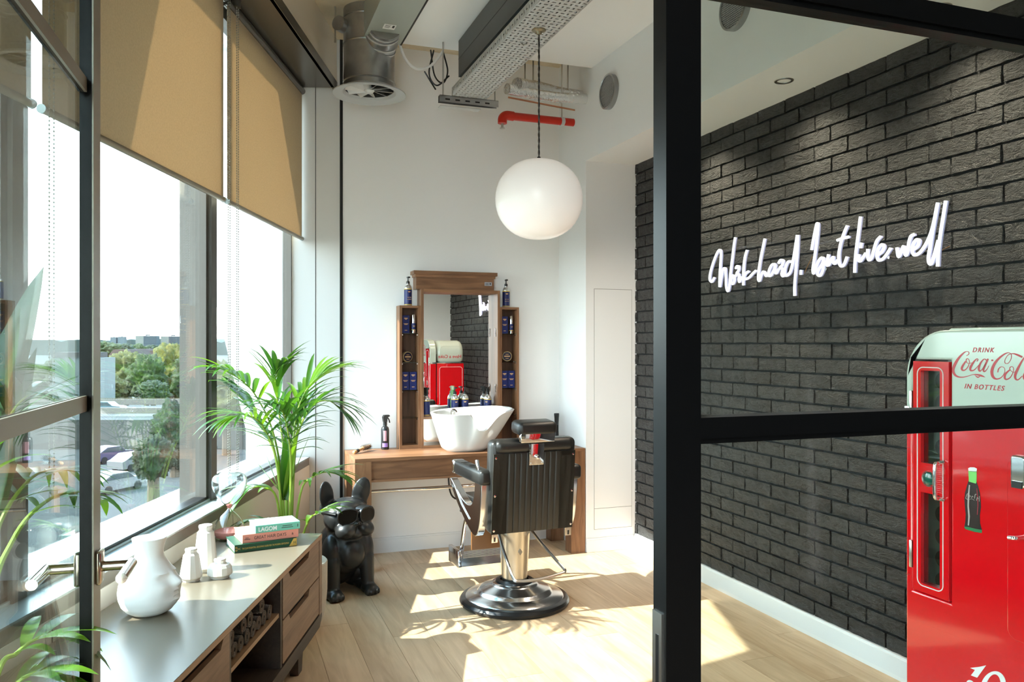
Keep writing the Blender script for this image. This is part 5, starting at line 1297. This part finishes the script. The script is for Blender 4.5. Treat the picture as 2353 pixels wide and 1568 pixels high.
MB().lathe([(0.071, 0.128), (0.073, 0.16), (0.088, 0.405), (0.092, 0.412), (0.092, 0.424), (0.084, 0.430), (0.0, 0.430)], 48, cap0=False, cap1=False).build('pump_column', satin, C)
MB().prism([(0.012*math.cos(a), 0.30 + 0.018*math.sin(a)) for a in (0, math.pi/2, math.pi, 1.5*math.pi)], 1, -0.086, -0.0815).build('maker_mark', mat('mark_grey', (0.30, 0.28, 0.24), 0.4, metal=0.8), C)
MB().cyl((0, 0, 0.43), (0, 0, 0.475), 0.03, n=20).build('piston', rub, C)
bx('seat_bracket', rub, C, -0.16, 0.16, -0.12, 0.14, 0.462, 0.482)
# pump lever loop
MB().tube(smooth_path([(0.095, 0.03, 0.44), (0.098, 0.0, 0.405), (0.13, -0.10, 0.33), (0.185, -0.235, 0.235), (0.185, -0.262, 0.222), (0.16, -0.272, 0.215), (0.04, -0.262, 0.195), (-0.07, -0.235, 0.190), (-0.098, -0.215, 0.205), (-0.102, -0.10, 0.31), (-0.098, 0.0, 0.405)], 5), 0.0085, 10).build('pump_lever', steel, C)
MB().cyl((-0.108, 0, 0.405), (0.108, 0, 0.405), 0.012, n=14).build('lever_pivot', chrome, C)
# seat
MB().box(-0.235, 0.235, -0.20, 0.30, 0.482, 0.585, 0.035, 4).build('seat_cushion', lea, C)
bx('seat_pan', rub, C, -0.23, 0.23, -0.20, 0.27, 0.474, 0.486)
# side castings and arms
def side(s_):
    out = smooth_path([(-0.225, 0.735, 0), (-0.218, 0.64, 0), (-0.200, 0.53, 0), (-0.165, 0.448, 0), (-0.115, 0.422, 0), (-0.02, 0.450, 0), (0.10, 0.510, 0), (0.21, 0.580, 0), (0.285, 0.650, 0), (0.292, 0.668, 0), (0.270, 0.668, 0), (0.18, 0.628, 0), (0.06, 0.582, 0), (-0.035, 0.572, 0), (-0.090, 0.600, 0), (-0.118, 0.66, 0), (-0.125, 0.735, 0)], 4)
    poly = [(p.x, p.y) for p in out]
    x = 0.262*s_
    o = MB().prism(poly, 0, x - 0.021*s_, x + 0.021*s_).build('side_casting', cast, C, 40)
    bv = o.modifiers.new('round_edges', 'BEVEL'); bv.width = 0.006; bv.segments = 3; bv.limit_method = 'ANGLE'; bv.angle_limit = math.radians(50)
    MB().tube([(x + 0.022*s_, p[0]*0.80 + 0.0, p[1]*0.80 + 0.118) for p in [(0.24, 0.645), (0.10, 0.545), (-0.06, 0.475)]], 0.004, 8).build('casting_groove', steel, o)
    a = MB().box(x - 0.036, x + 0.036, -0.250, 0.190, 0.708, 0.790, 0.022, 4).build('arm_pad', lea, C)
    MB().box(x - 0.035, x + 0.035, 0.185, 0.222, 0.712, 0.788, 0.010, 3).build('arm_cap', chrome, C)
    for yy in (-0.05, 0.06): MB().tube([(x - 0.033, yy, 0.7905), (x, yy + 0.004, 0.7915), (x + 0.033, yy, 0.7905)], 0.0012, 5).build('arm_seam', rub, a)
side(-1); side(1)
# backrest: leaning slightly back
BT = Matrix.Translation((0, -0.215, 0.455)) @ Matrix.Rotation(math.radians(5), 4, 'X')
n = 56; W2 = 0.236
def bz(x):
    ax = abs(x)
    if ax > 0.152: return 0.0
    t_ = ((x + 0.152)/0.0338) % 1.0
    return -0.006*(1 - abs(2*t_ - 1)**5)
rws = []
xs = [(-W2 + 2*W2*i/200) for i in range(201)]
for z in (0.0, 0.02, 0.2, 0.40, 0.425):
    rws.append([(x, -0.034 + (bz(x) if 0.0 < z < 0.425 else 0.0), z) for x in xs])
M = MB().xf(BT); M.grid(rws); M.box(-W2, W2, -0.034, -0.024, 0, 0.425); M.build('back_panel', lea_b, C, 60)
MB().xf(BT).box(-0.246, 0.246, -0.028, 0.060, -0.005, 0.492, 0.030, 4).build('backrest_cushion', lea, C)
MB().xf(BT).box(-0.225, 0.225, -0.046, 0.05, 0.425, 0.496, 0.030, 4).build('top_roll', lea, C)
for x in (-0.224, 0.224):
    for z in (0.02, 0.205, 0.405): MB().xf(BT).lathe([(0, 0.0), (0.007, 0.0), (0.006, 0.003), (0, 0.004)], 14, cap0=False, cap1=False).build('stud', chrome, C).matrix_local = BT @ Matrix.Translation((x, -0.034, z)) @ Matrix.Rotation(math.pi/2, 4, 'X') @ BT.inverted()
for x in (-0.215, 0.215):
    m = MB().xf(BT); m.box(x - 0.017, x + 0.017, -0.03, -0.02, -0.045, 0.0); m.build('hinge_tab', chrome, C)
    MB().xf(BT).box(x - 0.005, x + 0.005, -0.031, -0.0295, -0.04, -0.016).build('hinge_slot', rub, C)
# headrest and bracket
MB().xf(BT).box(-0.042, 0.042, -0.052, -0.046, 0.362, 0.475, 0.002, 2).build('headrest_bracket', chrome, C)
MB().xf(BT).ellipsoid((0, -0.060, 0.405), (0.013, 0.010, 0.013), n=20, m=12).build('bracket_knob', chrome, C)
for x in (-0.032, 0.032): MB().xf(BT).ellipsoid((x, -0.053, 0.372), (0.004, 0.003, 0.004), n=10, m=6).build('bracket_screw', steel, C)
MB().xf(BT).box(-0.028, 0.028, -0.04, -0.03, 0.46, 0.54, 0.002, 2).build('headrest_post', chrome, C)
MB().xf(BT).box(-0.110, 0.110, -0.066, 0.062, 0.518, 0.590, 0.024, 4).build('headrest_pad', lea, C)
MB().xf(BT).box(-0.098, 0.098, -0.062, -0.045, 0.484, 0.536, 0.004, 2).build('headrest_plate', chrome, C)
MB().xf(BT).tube(smooth_path([(-0.099, -0.05, 0.49), (-0.106, -0.055, 0.51), (-0.10, -0.06, 0.528)], 4), 0.002, 6).build('plate_clip', steel, C)
# recline lever
MB().tube(smooth_path([(-0.252, -0.20, 0.735), (-0.275, -0.195, 0.745), (-0.285, -0.18, 0.80), (-0.287, -0.17, 0.835)], 5), [0.010]*5 + [0.0085]*5 + [0.011]*6, 12).build('recline_lever', chrome, C)
MB().cyl((-0.262, -0.21, 0.725), (-0.240, -0.21, 0.725), 0.016, n=18).build('recline_pivot', chrome, C)
MB().cyl((0.240, -0.12, 0.55), (0.262, -0.12, 0.55), 0.026, n=20).build('side_pivot', chrome, C)
# footrest
for x in (-0.16, 0.16): MB().tube(smooth_path([(x, 0.25, 0.46), (x, 0.36, 0.40), (x, 0.44, 0.20), (x, 0.46, 0.16)], 6), 0.013, 12).build('footrest_arm', chrome, C)
bx('calf_pad', mat('tan_pad', srgb(120, 78, 40), 0.45), C, -0.13, 0.13, 0.345, 0.36, 0.22, 0.42, 0.004)
m = MB(); m.box(-0.19, 0.19, 0.38, 0.54, 0.150, 0.164)
for k in range(8): m.box(-0.185, 0.185, 0.385 + k*0.019, 0.395 + k*0.019, 0.164, 0.168)
m.build('foot_plate', cast, C)
m = MB(); m.box(-0.19, 0.19, 0.375, 0.385, 0.118, 0.168)
for k in range(5): m.box(-0.185, 0.185, 0.372, 0.376, 0.122 + k*0.009, 0.127 + k*0.009)
m.build('foot_plate_skirt', cast, C)
for x in (-0.195, 0.195): bx('foot_plate_side', cast, C, x - 0.012, x + 0.012, 0.37, 0.55, 0.115, 0.215, 0.004)

# ---------------------------------------------------------------- neon sign on the brick wall
def on_wall(px, py, x):
    """where a sight line meets the upright plane at room x"""
    r = (px-1176)/1834; Y = x/(CT*r + ST); X = r*Y
    return Vector((x, -X*ST + Y*CT, EYE - (py-790)/1834*Y))
NX = X_BRICK - 0.045
neon = mat('neon_white', (0.9, 0.9, 0.95), 0.3, emit=(0.92, 0.91, 1.0), estr=0.62)
neon_side = mat('neon_sleeve', (0.42, 0.41, 0.55), 0.35, emit=(0.62, 0.60, 1.0), estr=0.14)
acr = glass('acrylic', (0.93, 0.94, 0.94), 1.4)
ns = thing('neon_sign', 'white neon sign reading Work hard, but live well on the brick wall', 'sign', (NX, 3.2, 1.8))
SA, SB = [], []
SA += [[(172,1112),(140,1165),(112,1130),(125,1030),(165,900),(210,790),(240,755),(258,800),(250,950),(241,1100),(240,1232)],
       [(244,1232),(262,1120),(285,1005),(312,1000),(320,1100),(326,1230),(345,1285),(365,1230),(380,1050),(405,850),(425,690),(440,592)],
       [(418,1078),(392,1120),(392,1175),(412,1192),(432,1150),(425,1095),(405,1085),(440,1095),(462,1062)],
       [(448,995),(462,965),(486,972),(485,1015),(460,1055),(492,1075),(486,1130),(496,1165),(522,1100)],
       [(592,758),(566,850),(548,1000),(545,1210)],
       [(612,1030),(575,1058),(556,1100),(575,1130),(620,1108),(665,1060),(705,1022)],
       [(822,610),(792,750),(762,900),(742,1040),(738,1135),(755,1148),(775,1085),(800,1035),(822,1055),(838,1088),(872,1070)],
       [(950,938),(912,948),(878,1015),(870,1080),(900,1082),(940,1010),(958,950),(950,1020),(968,1055),(1000,1000)],
       [(998,925),(1025,885),(1056,900),(1045,950),(1015,985),(1052,1000),(1038,1060),(1055,1092),(1088,1060)],
       [(1165,905),(1122,908),(1088,975),(1078,1050),(1100,1085),(1145,1045),(1175,950),(1205,780),(1238,562)],
       [(1248,562),(1240,780),(1222,1000),(1206,1200),(1205,1345)], [(1286,1012),(1284,1074)]]
SB += [[(158,880),(190,700),(225,530),(242,482),(256,530),(236,750),(202,1000),(178,1160),(188,1232),(215,1165),(258,1055),(305,1000),(335,1020),(315,1095),(262,1180),(248,1245),(288,1265),(328,1185),(338,1090),(352,1040)],
       [(412,948),(392,1045),(388,1108),(420,1100),(450,1030),(482,988),(482,1058),(508,1085),(548,1035)],
       [(692,518),(640,640),(592,800),(566,960),(575,1085),(610,1125),(650,1090),(690,985)], [(545,735),(630,704),(716,684)],
       [(892,378),(862,620),(832,850),(812,1050),(805,1222)], [(868,945),(860,1025),(888,1048),(925,1000),(970,930)], [(906,772),(890,852)],
       [(1002,865),(998,960),(1018,1030),(1058,1000),(1090,890),(1135,750),(1195,678)],
       [(1150,955),(1215,905),(1245,835),(1212,800),(1162,860),(1140,955),(1160,1030),(1220,1020),(1280,955),(1345,855)],
       [(1440,845),(1450,925),(1466,982),(1500,920),(1536,828),(1552,900),(1575,962),(1605,895),(1620,765),(1650,675),(1698,648)],
       [(1680,875),(1748,825),(1772,748),(1730,728),(1682,800),(1670,900),(1702,955),(1780,922),(1870,800),(1940,650),(1990,480),(2052,168)],
       [(2052,168),(2010,400),(1965,650),(1935,850),(1912,1000),(1926,1080),(1958,1082),(2000,960),(2062,735)], [(2172,140),(2132,400),(2092,650),(2062,900),(2050,1128)]]
for strokes, ox, oy, sc_ in ((SA, 1610, 440, 5.6), (SB, 1840, 440, 6.5333)):
    for st_ in strokes:
        pts = [on_wall(ox + a/sc_, oy + b/sc_, NX) - Vector((NX, 3.2, 1.8)) for a, b in st_]
        path = smooth_path(pts, 6) if len(pts) > 2 else [pts[0].lerp(pts[1], k/4) for k in range(5)]
        MB().tube(path, 0.0066, 10).build('letter_stroke', neon, ns, 60)
        MB().tube([p + Vector((0.0095, 0, 0)) for p in path], 0.0060, 8).build('letter_backing', neon_side, ns, 60)
def nrel(px, py, dx=0.022): return on_wall(px, py, NX + dx) - Vector((NX, 3.2, 1.8))
for a, b in (((1660, 577), (1840, 548)), ((1640, 645), (1880, 625)), ((1880, 562), (1975, 540)), ((1905, 612), (2140, 590)), ((2010, 572), (2140, 545))):
    p, q = nrel(*a), nrel(*b); MB().tube([p, q], 0.006, 6).build('acrylic_bar', acr, ns)
for a in ((1882, 568), (1897, 619), (2041, 592), (2162, 468), (1682, 652)):
    p = nrel(*a, 0.0); MB().cyl(p, p + Vector((0.045, 0, 0)), 0.006, n=12).build('standoff', chrome, ns)
MB().tube(smooth_path([nrel(2140, 590, 0.01), nrel(2165, 575, 0.03), nrel(2182, 566, 0.042)], 6), 0.0022, 6).build('lead_wire', mat('wire_amber', srgb(150, 110, 70), 0.4), ns)
MB().tube(smooth_path([nrel(1866, 590, 0.01), nrel(1855, 612, 0.03), nrel(1848, 628, 0.042)], 6), 0.0022, 6).build('lead_wire', MATS['wire_amber'], ns)

# ---------------------------------------------------------------- red vending machine (front faces the windows, back to the brick wall)
FX, BXX, VY0, VY1, VZ = 2.20, 2.607, 1.434, 2.120, 1.494
vm_ = thing('vending_machine', 'vintage red and white cola bottle vending machine by the brick wall', 'vending machine', (FX, VY0, 0))
vred = mat('enamel_red', srgb(214, 6, 18), 0.09, spec=0.6, coat=0.6); vwhite = mat('enamel_white', srgb(190, 200, 188), 0.14, spec=0.55, coat=0.4)
script_red = mat('script_red', srgb(190, 24, 40), 0.35)
def O(v): return v - VY0
W = VY1 - VY0; R = 0.155; ZS = 1.232
def arc(cy, cz, r, a0, a1, n=12): return [(cy + r*math.cos(math.radians(a0 + (a1-a0)*k/n)), cz + r*math.sin(math.radians(a0 + (a1-a0)*k/n))) for k in range(n+1)]
OP = (O(1.940), O(2.090), 0.612, 1.397)          # opening of the narrow glass door
def bevel(o, w=0.006, ang=50):
    b = o.modifiers.new('round_edges', 'BEVEL'); b.width = w; b.segments = 3; b.limit_method = 'ANGLE'; b.angle_limit = math.radians(ang); return o
# front shell, upper white part with the notch for the narrow door
poly = [(0, ZS)] + [(OP[0], ZS), (OP[0], OP[3]), (OP[1], OP[3]), (OP[1], ZS), (W, ZS)] + arc(W - R, VZ - R, R, 0, 90) + arc(R, VZ - R, R, 90, 180)
bevel(MB().prism(poly, 0, 0.0, 0.075).build('front_top', vwhite, vm_), 0.008)
poly = [(0, 0.04), (W, 0.04), (W, ZS - 0.012), (OP[1], ZS - 0.012), (OP[1], OP[2]), (OP[0], OP[2]), (OP[0], ZS - 0.012), (0, ZS - 0.012)]
bevel(MB().prism(poly, 0, 0.0, 0.075).build('front_lower', vred, vm_), 0.008)
bx('chrome_strip', chrome, vm_, -0.006, 0.08, 0.0, OP[0] + 0.003, ZS - 0.012, ZS, 0.003); bx('chrome_strip', chrome, vm_, -0.006, 0.08, OP[1], W + 0.003, ZS - 0.014, ZS + 0.006, 0.003)
# crown ridge of the lid
poly = [(0.09, VZ - 0.01), (W - 0.14, VZ - 0.01), (W - 0.17, VZ + 0.006), (0.10, VZ + 0.006)]
bevel(MB().prism(poly, 0, 0.012, 0.07).build('lid_ridge', vwhite, vm_), 0.004)
# cabinet behind the front shell
poly = [(0.006, ZS)] + [(W - 0.006, ZS)] + arc(W - R, VZ - R, R - 0.006, 0, 90) + arc(R, VZ - R, R - 0.006, 90, 180)
bevel(MB().prism(poly, 0, 0.084, BXX - FX).build('cabinet_top', vwhite, vm_), 0.05, 60)
bx('cabinet_body', vred, vm_, 0.084, BXX - FX, 0.006, W - 0.006, 0.04, ZS - 0.008, 0.012)
bx('cabinet_strip', chrome, vm_, 0.082, BXX - FX + 0.002, 0.003, W - 0.003, ZS - 0.009, ZS, 0.002)
bx('door_gasket', MATS['gasket'], vm_, 0.0755, 0.0838, 0.012, W - 0.012, 0.05, VZ - R - 0.01)
bx('plinth', black_pl, vm_, 0.02, BXX - FX - 0.02, 0.02, W - 0.02, 0.0, 0.04)
# pressed side panel with lettering, facing the back wall
poly = rrect(0.115, 0.385, 0.12, ZS - 0.05, 0.03)
MB().prism(poly, 1, W - 0.006, W - 0.001).build('side_panel', vred, vm_)
MB().tube([(p[0], W - 0.001, p[1]) for p in poly], 0.0022, 6, closed=True).build('side_panel_line', mat('pin_stripe', (0.80, 0.74, 0.72), 0.4), vm_)
text_on('side_lettering', 'Have a Coke', 0.052, script_red, vm_, (0.375, W - 0.0055, 1.285), (-1, 0, 0), (0, 0, 1), 0.0008, bold=0.0006)
MB().tube([(p[0], W - 0.006, p[1]) for p in rrect(0.12, 0.38, 1.25, 1.42, 0.05)], 0.0016, 6, closed=True).build('side_top_line', vwhite, vm_)
# narrow glass door
a, b, c, d = OP[0] + 0.004, OP[1] - 0.005, OP[2] + 0.006, OP[3] - 0.006
ga, gb = O(1.978), O(2.054); gz = [(0.648, 0.953), (1.052, 1.360)]
nd = bpy.data.objects.new('bottle_door', None); COL.objects.link(nd); nd.parent = vm_
m = MB()
m.box(-0.004, 0.030, a, ga, c, d); m.box(-0.004, 0.030, gb, b, c, d); m.box(-0.004, 0.030, ga, gb, c, gz[0][0]); m.box(-0.004, 0.030, ga, gb, gz[0][1], gz[1][0]); m.box(-0.004, 0.030, ga, gb, gz[1][1], d)
m.build('door_frame', vred, nd)
for z0, z1 in gz: bx('door_glass', glass('vending_glass', (0.80, 0.86, 0.82), 1.5) if 'vending_glass' not in MATS else MATS['vending_glass'], nd, 0.010, 0.014, ga, gb, z0, z1)
MB().tube([(-0.0046, p[0], p[1]) for p in rrect(O(1.965), O(2.067), 0.640, 1.371, 0.022)], 0.0018, 6, closed=True).build('pin_stripe', MATS['pin_stripe'], nd)
for k in range(14): bx('rib', vred, nd, -0.0068, -0.004, ga - 0.012, gb, 0.960 + k*0.0065, 0.9632 + k*0.0065)
MB().xf(Matrix.Translation((0, O(2.019), 1.002)) @ Matrix.Rotation(-math.pi/2, 4, 'Y')).lathe([(0.0, 0.012), (0.018, 0.011), (0.0225, 0.008), (0.0235, 0.004)], 32, cap0=False, cap1=False).build('green_badge', mat('badge_green', srgb(14, 84, 70), 0.1, coat=0.5), nd)
MB().xf(Matrix.Translation((0, O(2.019), 1.002)) @ Matrix.Rotation(-math.pi/2, 4, 'Y')).lathe([(0.0235, 0.004), (0.0265, 0.009), (0.027, 0.004)], 32, cap0=False, cap1=False).build('badge_ring', steel, nd)
yy = O(1.971)
MB().tube(smooth_path([(-0.004, yy - 0.008, 1.066), (-0.018, yy, 1.062), (-0.030, yy + 0.002, 1.050), (-0.030, yy + 0.002, 0.958), (-0.018, yy, 0.946), (-0.004, yy - 0.008, 0.942)], 5), 0.0065, 12).build('door_handle', chrome, nd)
for z0, z1 in ((0.690, 0.782), (1.20, 1.29)): bx('hinge', steel, nd, -0.008, 0.0, OP[1] - 0.002, OP[1] + 0.010, z0, z1, 0.002)
# inside of the bottle column
bx('column_back', mat('column_grey', (0.16, 0.17, 0.165), 0.5), vm_, 0.062, 0.066, OP[0], OP[1], OP[2], OP[3])
bx('column_rail', mat('column_pale', (0.45, 0.48, 0.46), 0.35), vm_, 0.045, 0.060, OP[0] + 0.012, OP[0] + 0.050, OP[2], OP[3])
for k in range(10):
    z = 0.66 + k*0.074
    MB().cyl((0.040, O(2.008), z), (0.061, O(2.008), z), 0.028, n=20).build('bottle_holder', rub, vm_)
    MB().cyl((0.038, OP[0] + 0.030, z), (0.044, OP[0] + 0.030, z), 0.022, n=18).build('coin_hole', rub, vm_)
for k in range(9): bx('edge_joint', mat('red_seam', srgb(150, 10, 10), 0.4) if 'red_seam' not in MATS else MATS['red_seam'], vm_, -0.0005, 0.0, OP[1] + 0.012, W - 0.002, 0.66 + k*0.062, 0.662 + k*0.062)
# right-hand delivery panel
poly = rrect(O(1.47), O(1.737), 0.574, 1.115, 0.03)
bevel(MB().prism(poly, 0, -0.010, 0.0).build('delivery_panel', vred, vm_), 0.006)
bevel(MB().prism(rrect(O(1.66), O(1.708), 1.030, 1.125, 0.012), 0, -0.034, -0.010).build('latch_housing', chrome, vm_), 0.006)
bx('latch_grip', black_pl, vm_, -0.038, -0.034, O(1.668), O(1.700), 1.030, 1.050)
MB().tube(smooth_path([(-0.010, O(1.690), 0.882), (-0.03, O(1.695), 0.882), (-0.034, O(1.712), 0.880)], 4), 0.006, 10).build('latch_lever', chrome, vm_)
# painted lettering on the front: calligraphic strokes with varying width
def script(strokes, ox, oy, sc_, x, m, name):
    for st_ in strokes:
        pts = smooth_path([(p[0], p[1], p[2]) for p in st_], 8); M = MB(); L_ = []; R_ = []
        for k, p in enumerate(pts):
            t_ = pts[min(k+1, len(pts)-1)] - pts[max(k-1, 0)]; nrm = Vector((-t_.y, t_.x)).normalized(); w_ = max(p.z, 3)/2
            for sg_, lst in ((1, L_), (-1, R_)):
                q = on_wall(ox + (p.x + nrm.x*w_*sg_)/sc_, oy + (p.y + nrm.y*w_*sg_)/sc_, x)
                lst.append(q - Vector((FX, VY0, 0)))
        M.grid([L_, R_]); M.grid([[p + Vector((0.0006, 0, 0)) for p in L_], [p + Vector((0.0006, 0, 0)) for p in R_]])
        M.build(name, m, vm_)
CO = [[(905,470,8),(938,446,9),(935,418,8),(905,412,9),(865,432,18),(800,500,30),(745,590,38),(720,670,36),(742,730,30),(790,762,20),(860,767,13),(940,748,9),(1000,730,9),(1055,733,20),(1105,745,26),(1165,768,4)],
      [(1020,738,4),(1062,768,16),(1095,752,6)],
      [(895,545,18),(852,610,26),(838,652,24),(862,674,18),(900,655,12),(936,600,9),(945,545,8),(925,510,8),(903,522,12),(908,560,7),(935,580,6),(975,566,6)],
      [(1048,548,12),(1066,524,9),(1045,514,10),(995,570,24),(960,635,28),(966,674,22),(1010,668,13),(1062,615,7),(1095,575,6)],
      [(1185,535,14),(1152,515,10),(1105,565,22),(1076,640,28),(1088,682,20),(1122,660,10),(1172,580,9)],
      [(1205,512,20),(1165,600,26),(1140,665,24),(1155,690,15),(1190,655,8),(1215,608,5)],
      [(1250,535,22),(1276,532,22)],
      [(1338,700,14),(1352,650,14),(1392,622,8),(1432,645,6),(1430,710,8),(1385,772,10),(1318,792,20),(1270,755,36),(1258,680,40),(1290,590,36),(1350,512,28),(1430,448,18),(1490,428,10),(1526,455,7),(1520,520,7),(1482,574,8),(1442,572,8),(1438,530,7),(1480,462,8),(1545,440,13),(1610,457,24),(1680,490,26)],
      [(1505,665,16),(1448,720,26),(1436,776,26),(1462,798,18),(1512,770,12),(1550,700,9),(1556,640,8),(1532,620,8),(1505,640,12),(1515,670,7),(1555,700,6),(1610,672,6)],
      [(1720,470,10),(1665,560,24),(1612,660,34),(1580,742,34),(1588,792,24),(1622,802,14),(1680,750,8)],
      [(1830,650,14),(1780,630,10),(1725,690,24),(1700,760,28),(1715,802,20),(1750,780,10),(1810,690,9)], [(1845,632,20),(1795,730,26),(1770,790,24),(1790,812,15),(1850,750,6)]]
script(CO, 2070, 740, 6.032, FX - 0.0008, script_red, 'script_lettering')
text_on('small_lettering', 'DRINK', 0.0205, script_red, vm_, (-0.0006, O(1.861), 1.4235), (0, -1, 0), (0, 0, 1), 0.0004, shear=0.32, spacing=1.28, bold=0.0003)
text_on('small_lettering', 'IN BOTTLES', 0.0215, script_red, vm_, (-0.0006, O(1.890), 1.3085), (0, -1, 0), (0, 0, 1), 0.0004, shear=0.32, spacing=1.22, bold=0.0003)
# printed bottle picture
def decal(name, pts, m, x):
    P = [on_wall(2070 + p[0]/5.226, 1000 + p[1]/5.226, FX - x) - Vector((FX, VY0, 0)) for p in pts]
    n_ = len(P); M = MB(); M.add(P + [p + Vector((0.0005, 0, 0)) for p in P], [tuple(range(n_)), tuple(range(2*n_-1, n_-1, -1))] + [(i, (i+1) % n_, n_+(i+1) % n_, n_+i) for i in range(n_)])
    return M.build(name, m, vm_)
outl = [(812,440),(812,540),(790,610),(768,690),(760,760),(765,850),(775,950),(770,1040),(758,1110),(770,1130),(880,1165),(965,1178),(968,1140),(948,1060),(945,960),(958,870),(955,790),(945,700),(925,620),(905,560),(905,450)]
cola_dk = mat('decal_cola', (0.018, 0.006, 0.004), 0.3); dgreen = mat('decal_green', srgb(120, 205, 100), 0.4); dgreen2 = mat('decal_dark_green', srgb(16, 110, 60), 0.4); dwhite = mat('decal_white', (0.8, 0.8, 0.78), 0.4)
decal('bottle_print', outl, cola_dk, 0.0010)
decal('bottle_neck_print', [(808,432),(814,560),(898,585),(905,560),(907,440)], dgreen, 0.0014)
decal('bottle_base_print', [(758,1102),(772,1132),(880,1165),(968,1178),(970,1142),(890,1128),(800,1104)], dgreen2, 0.0014)
decal('bottle_cap_print', [(806,400),(808,430),(850,444),(905,440),(910,405),(880,390),(830,388)], dwhite, 0.0014)
decal('bottle_highlight', [(815,600),(828,604),(820,720),(815,860),(826,980),(815,1090),(800,1085),(806,980),(796,850),(800,720)], mat('decal_gloss', (0.42, 0.34, 0.32), 0.4), 0.0018)
decal('bottle_highlight', [(905,640),(914,646),(925,760),(928,850),(918,960),(910,960),(917,850),(914,760)], mat('decal_red_gloss', srgb(150, 20, 40), 0.4), 0.0018)
for st_ in ([[(775,760,5),(790,715,7),(800,705,5),(806,722,5)], [(775,760,5),(800,775,6),(850,770,4),(880,785,4)], [(815,750,6),(822,725,6),(832,740,6),(815,750,6)], [(845,760,6),(852,735,6),(866,745,6)], [(880,765,6),(890,715,7),(905,715,5)], [(905,790,5),(915,750,6),(928,770,5)], [(938,800,5),(940,735,5)]]):
    script([st_], 2070, 1000, 5.226, FX - 0.0020, MATS['decal_gloss'], 'bottle_script_print')
# price lettering low on the front
def on5(p, x=0.0010): return on_wall(2070 + p[0]/5.64, 1290 + p[1]/5.64, FX - x) - Vector((FX, VY0, 0))
def flat5(name, pts):
    P = [on5(p) for p in pts]; n_ = len(P); M = MB()
    M.add(P + [p + Vector((0.0008, 0, 0)) for p in P], [tuple(range(n_)), tuple(range(2*n_-1, n_-1, -1))] + [(i, (i+1) % n_, n_+(i+1) % n_, n_+i) for i in range(n_)]); return M.build(name, dwhite, vm_)
flat5('price_numeral', [(895,1385),(1012,1372),(1100,1352),(985,1512),(905,1482),(958,1412)])
ring = []
for k in range(41):
    a_ = 2*math.pi*k/40; ca, sa = math.cos(a_), math.sin(a_)
    sk = lambda rx, ry: (1192 + rx*ca - 0.28*ry*sa*0 + 0.12*ry*(-sa), 1640 + ry*sa)
    ring.append((on5(sk(165, 212)), on5(sk(96, 172))))
M = MB(); M.grid([[r_[0] for r_ in ring], [r_[1] for r_ in ring]]); M.grid([[r_[0] + Vector((0.0008, 0, 0)) for r_ in ring], [r_[1] + Vector((0.0008, 0, 0)) for r_ in ring]]); M.build('price_numeral', dwhite, vm_)
pC = on5((838, 1625), 0.0016)
text_on('price_lettering', 'CENTS', 0.037, dwhite, vm_, (pC.x, pC.y, pC.z), (0, -1, 0), (0, 0, 1), 0.0004, shear=0.15, bold=0.0012)

# ---------------------------------------------------------------- door furniture
hm = mat('nickel_bronze', (0.50, 0.42, 0.34), 0.16, metal=1); hz = 0.995
hd_ = bpy.data.objects.new('door_handle', None); COL.objects.link(hd_); hd_.parent = door
hx = DL - DW*0.5
MB().box(hx - 0.022, hx + 0.022, -0.040, -0.029, hz - 0.034, hz + 0.034, 0.005, 3).build('rose_plate', hm, hd_)
MB().cyl((hx, -0.040, hz), (hx, -0.090, hz), 0.0105, n=24).build('spindle', hm, hd_)
MB().cyl((hx + 0.012, -0.092, hz), (hx - 0.105, -0.092, hz), 0.0105, n=24).build('lever', chrome, hd_)
MB().box(hx - 0.022, hx + 0.022, -0.004, 0.010, hz - 0.034, hz + 0.034, 0.005, 3).build('rose_plate', hm, hd_)
MB().cyl((hx, 0.008, hz), (hx, 0.060, hz), 0.0105, n=24).build('spindle', hm, hd_)
MB().cyl((hx + 0.012, 0.062, hz), (hx - 0.105, 0.062, hz), 0.0105, n=24).build('lever', chrome, hd_)
